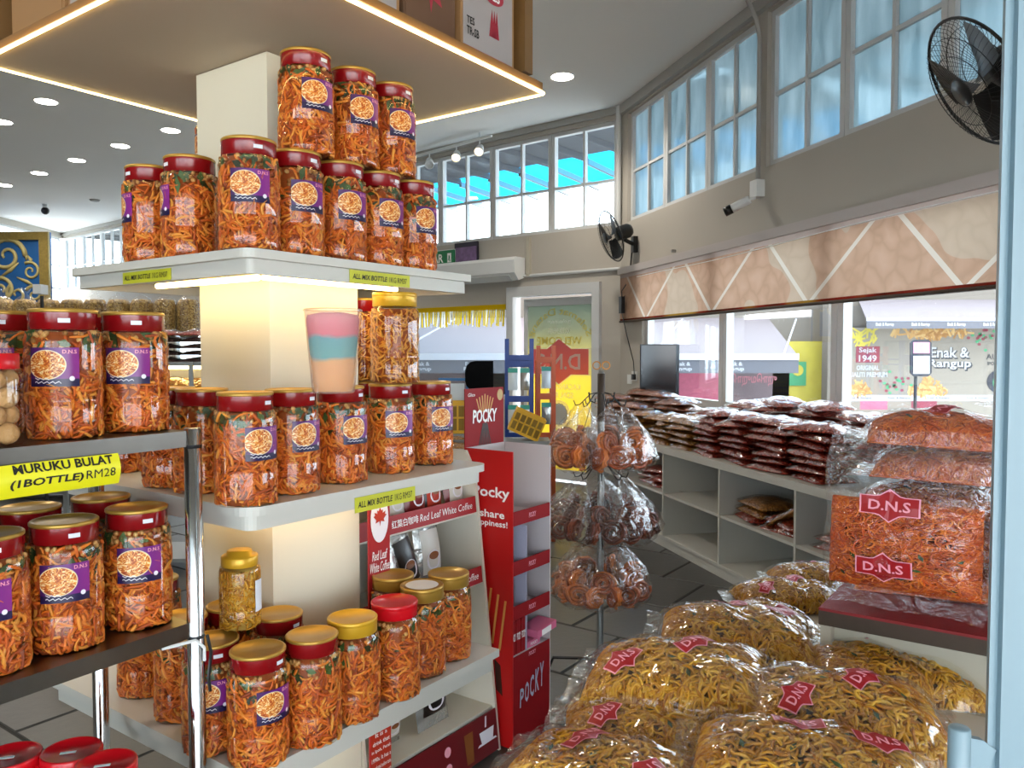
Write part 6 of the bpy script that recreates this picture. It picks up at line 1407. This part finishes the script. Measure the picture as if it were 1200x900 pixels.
for mt, n, seed in (('print_green', 26, 1), ('print_maroon', 22, 2)):
    r_ = random.Random(seed); m = MB()
    for _ in range(n):
        cx, cy = (r_.gauss(1050, 9), r_.gauss(452, 6)) if r_.random() < .55 else (r_.gauss(1152, 9), r_.gauss(396, 6)); p = at_y(cx, min(461, max(387, cy)), HY-.007); m.add([p+Vector((.035*math.cos(2*PI*i/10), 0, .028*math.sin(2*PI*i/10))) for i in range(10)], [tuple(range(10))])
    part('printed_peas', m, mt, ho, kind='stuff')
p = at_y(1172, 447, HY-.007); m = MB(); m.add([p+Vector((.27*math.cos(2*PI*i/20), 0, .24*math.sin(2*PI*i/20))) for i in range(20)], [tuple(range(20))]); part('printed_plate', m, 'sign_black', ho); m = MB(); m.add([p+Vector((.05+.2*math.cos(2*PI*i/20), -.002, -.02+.19*math.sin(2*PI*i/20))) for i in range(20)], [tuple(range(20))]); part('printed_plate', m, 'print_green', ho)
a, b = at_y(1015, 385, 15.), at_y(1330, 375, 15.); aw2 = part('awning', MB().add([(a.x, 15., b.z), (b.x, 15., b.z), (b.x, 16.05, b.z+.42), (a.x+.3, 16.05, b.z+.42), (a.x, 15., b.z+.03), (b.x, 15., b.z+.03), (b.x, 16.05, b.z+.45), (a.x+.3, 16.05, b.z+.45)], [(3,2,1,0), (4,5,6,7), (0,1,5,4), (1,2,6,5), (2,3,7,6), (3,0,4,7)]), 'awning', sh2)
part('awning_edge', MB().box((a.x, 14.96, b.z-.02), (b.x-a.x, 0, 0), (0, .04, 0), (0, 0, .06)), 'awning_edge', aw2); part('valance', MB().box((a.x, 14.97, a.z), (b.x-a.x, 0, 0), (0, .02, 0), (0, 0, b.z-a.z-.02)), 'valance', aw2)
for k in range(5): ptext('Enak & Rangup', 1037+42*k, 380.5, 14.965, .34, .08, 'ext_white', aw2, .03)
# pole sign, left plain
py_ = 14.2; sg_ = thing('pole_sign', 'black sign with pink and white panels on a thin pole across the street', 'sign', Vector((at_y(1075, 470, py_).x, py_, GR)))
def cut(pts, Y, th, mt, nm, par): m = MB(); m.prism([at_y(x, y, py_)+Vector((0, Y, 0)) for x, y in pts][::-1], (0, 1, 0), th); return part(nm, m, mt, par)
bd = cut([(1067, 402), (1071, 398), (1088, 398), (1092, 402), (1092, 437), (1088, 441), (1071, 441), (1067, 437)], 0, .03, 'sign_black', 'board', sg_)
cut([(1070, 401), (1089, 401), (1089, 414), (1070, 414)], -.012, .01, 'pink_turban', 'pink_panel', bd); cut([(1070, 417), (1089, 417), (1089, 438), (1070, 438)], -.012, .01, 'ext_white', 'white_panel', bd)
p = at_y(1075, 441, py_); part('pole', MB().lathe([(.03, GR), (.03, p.z+.2)], (p.x, py_+.06, 0), n=8), 'pole_black', sg_)
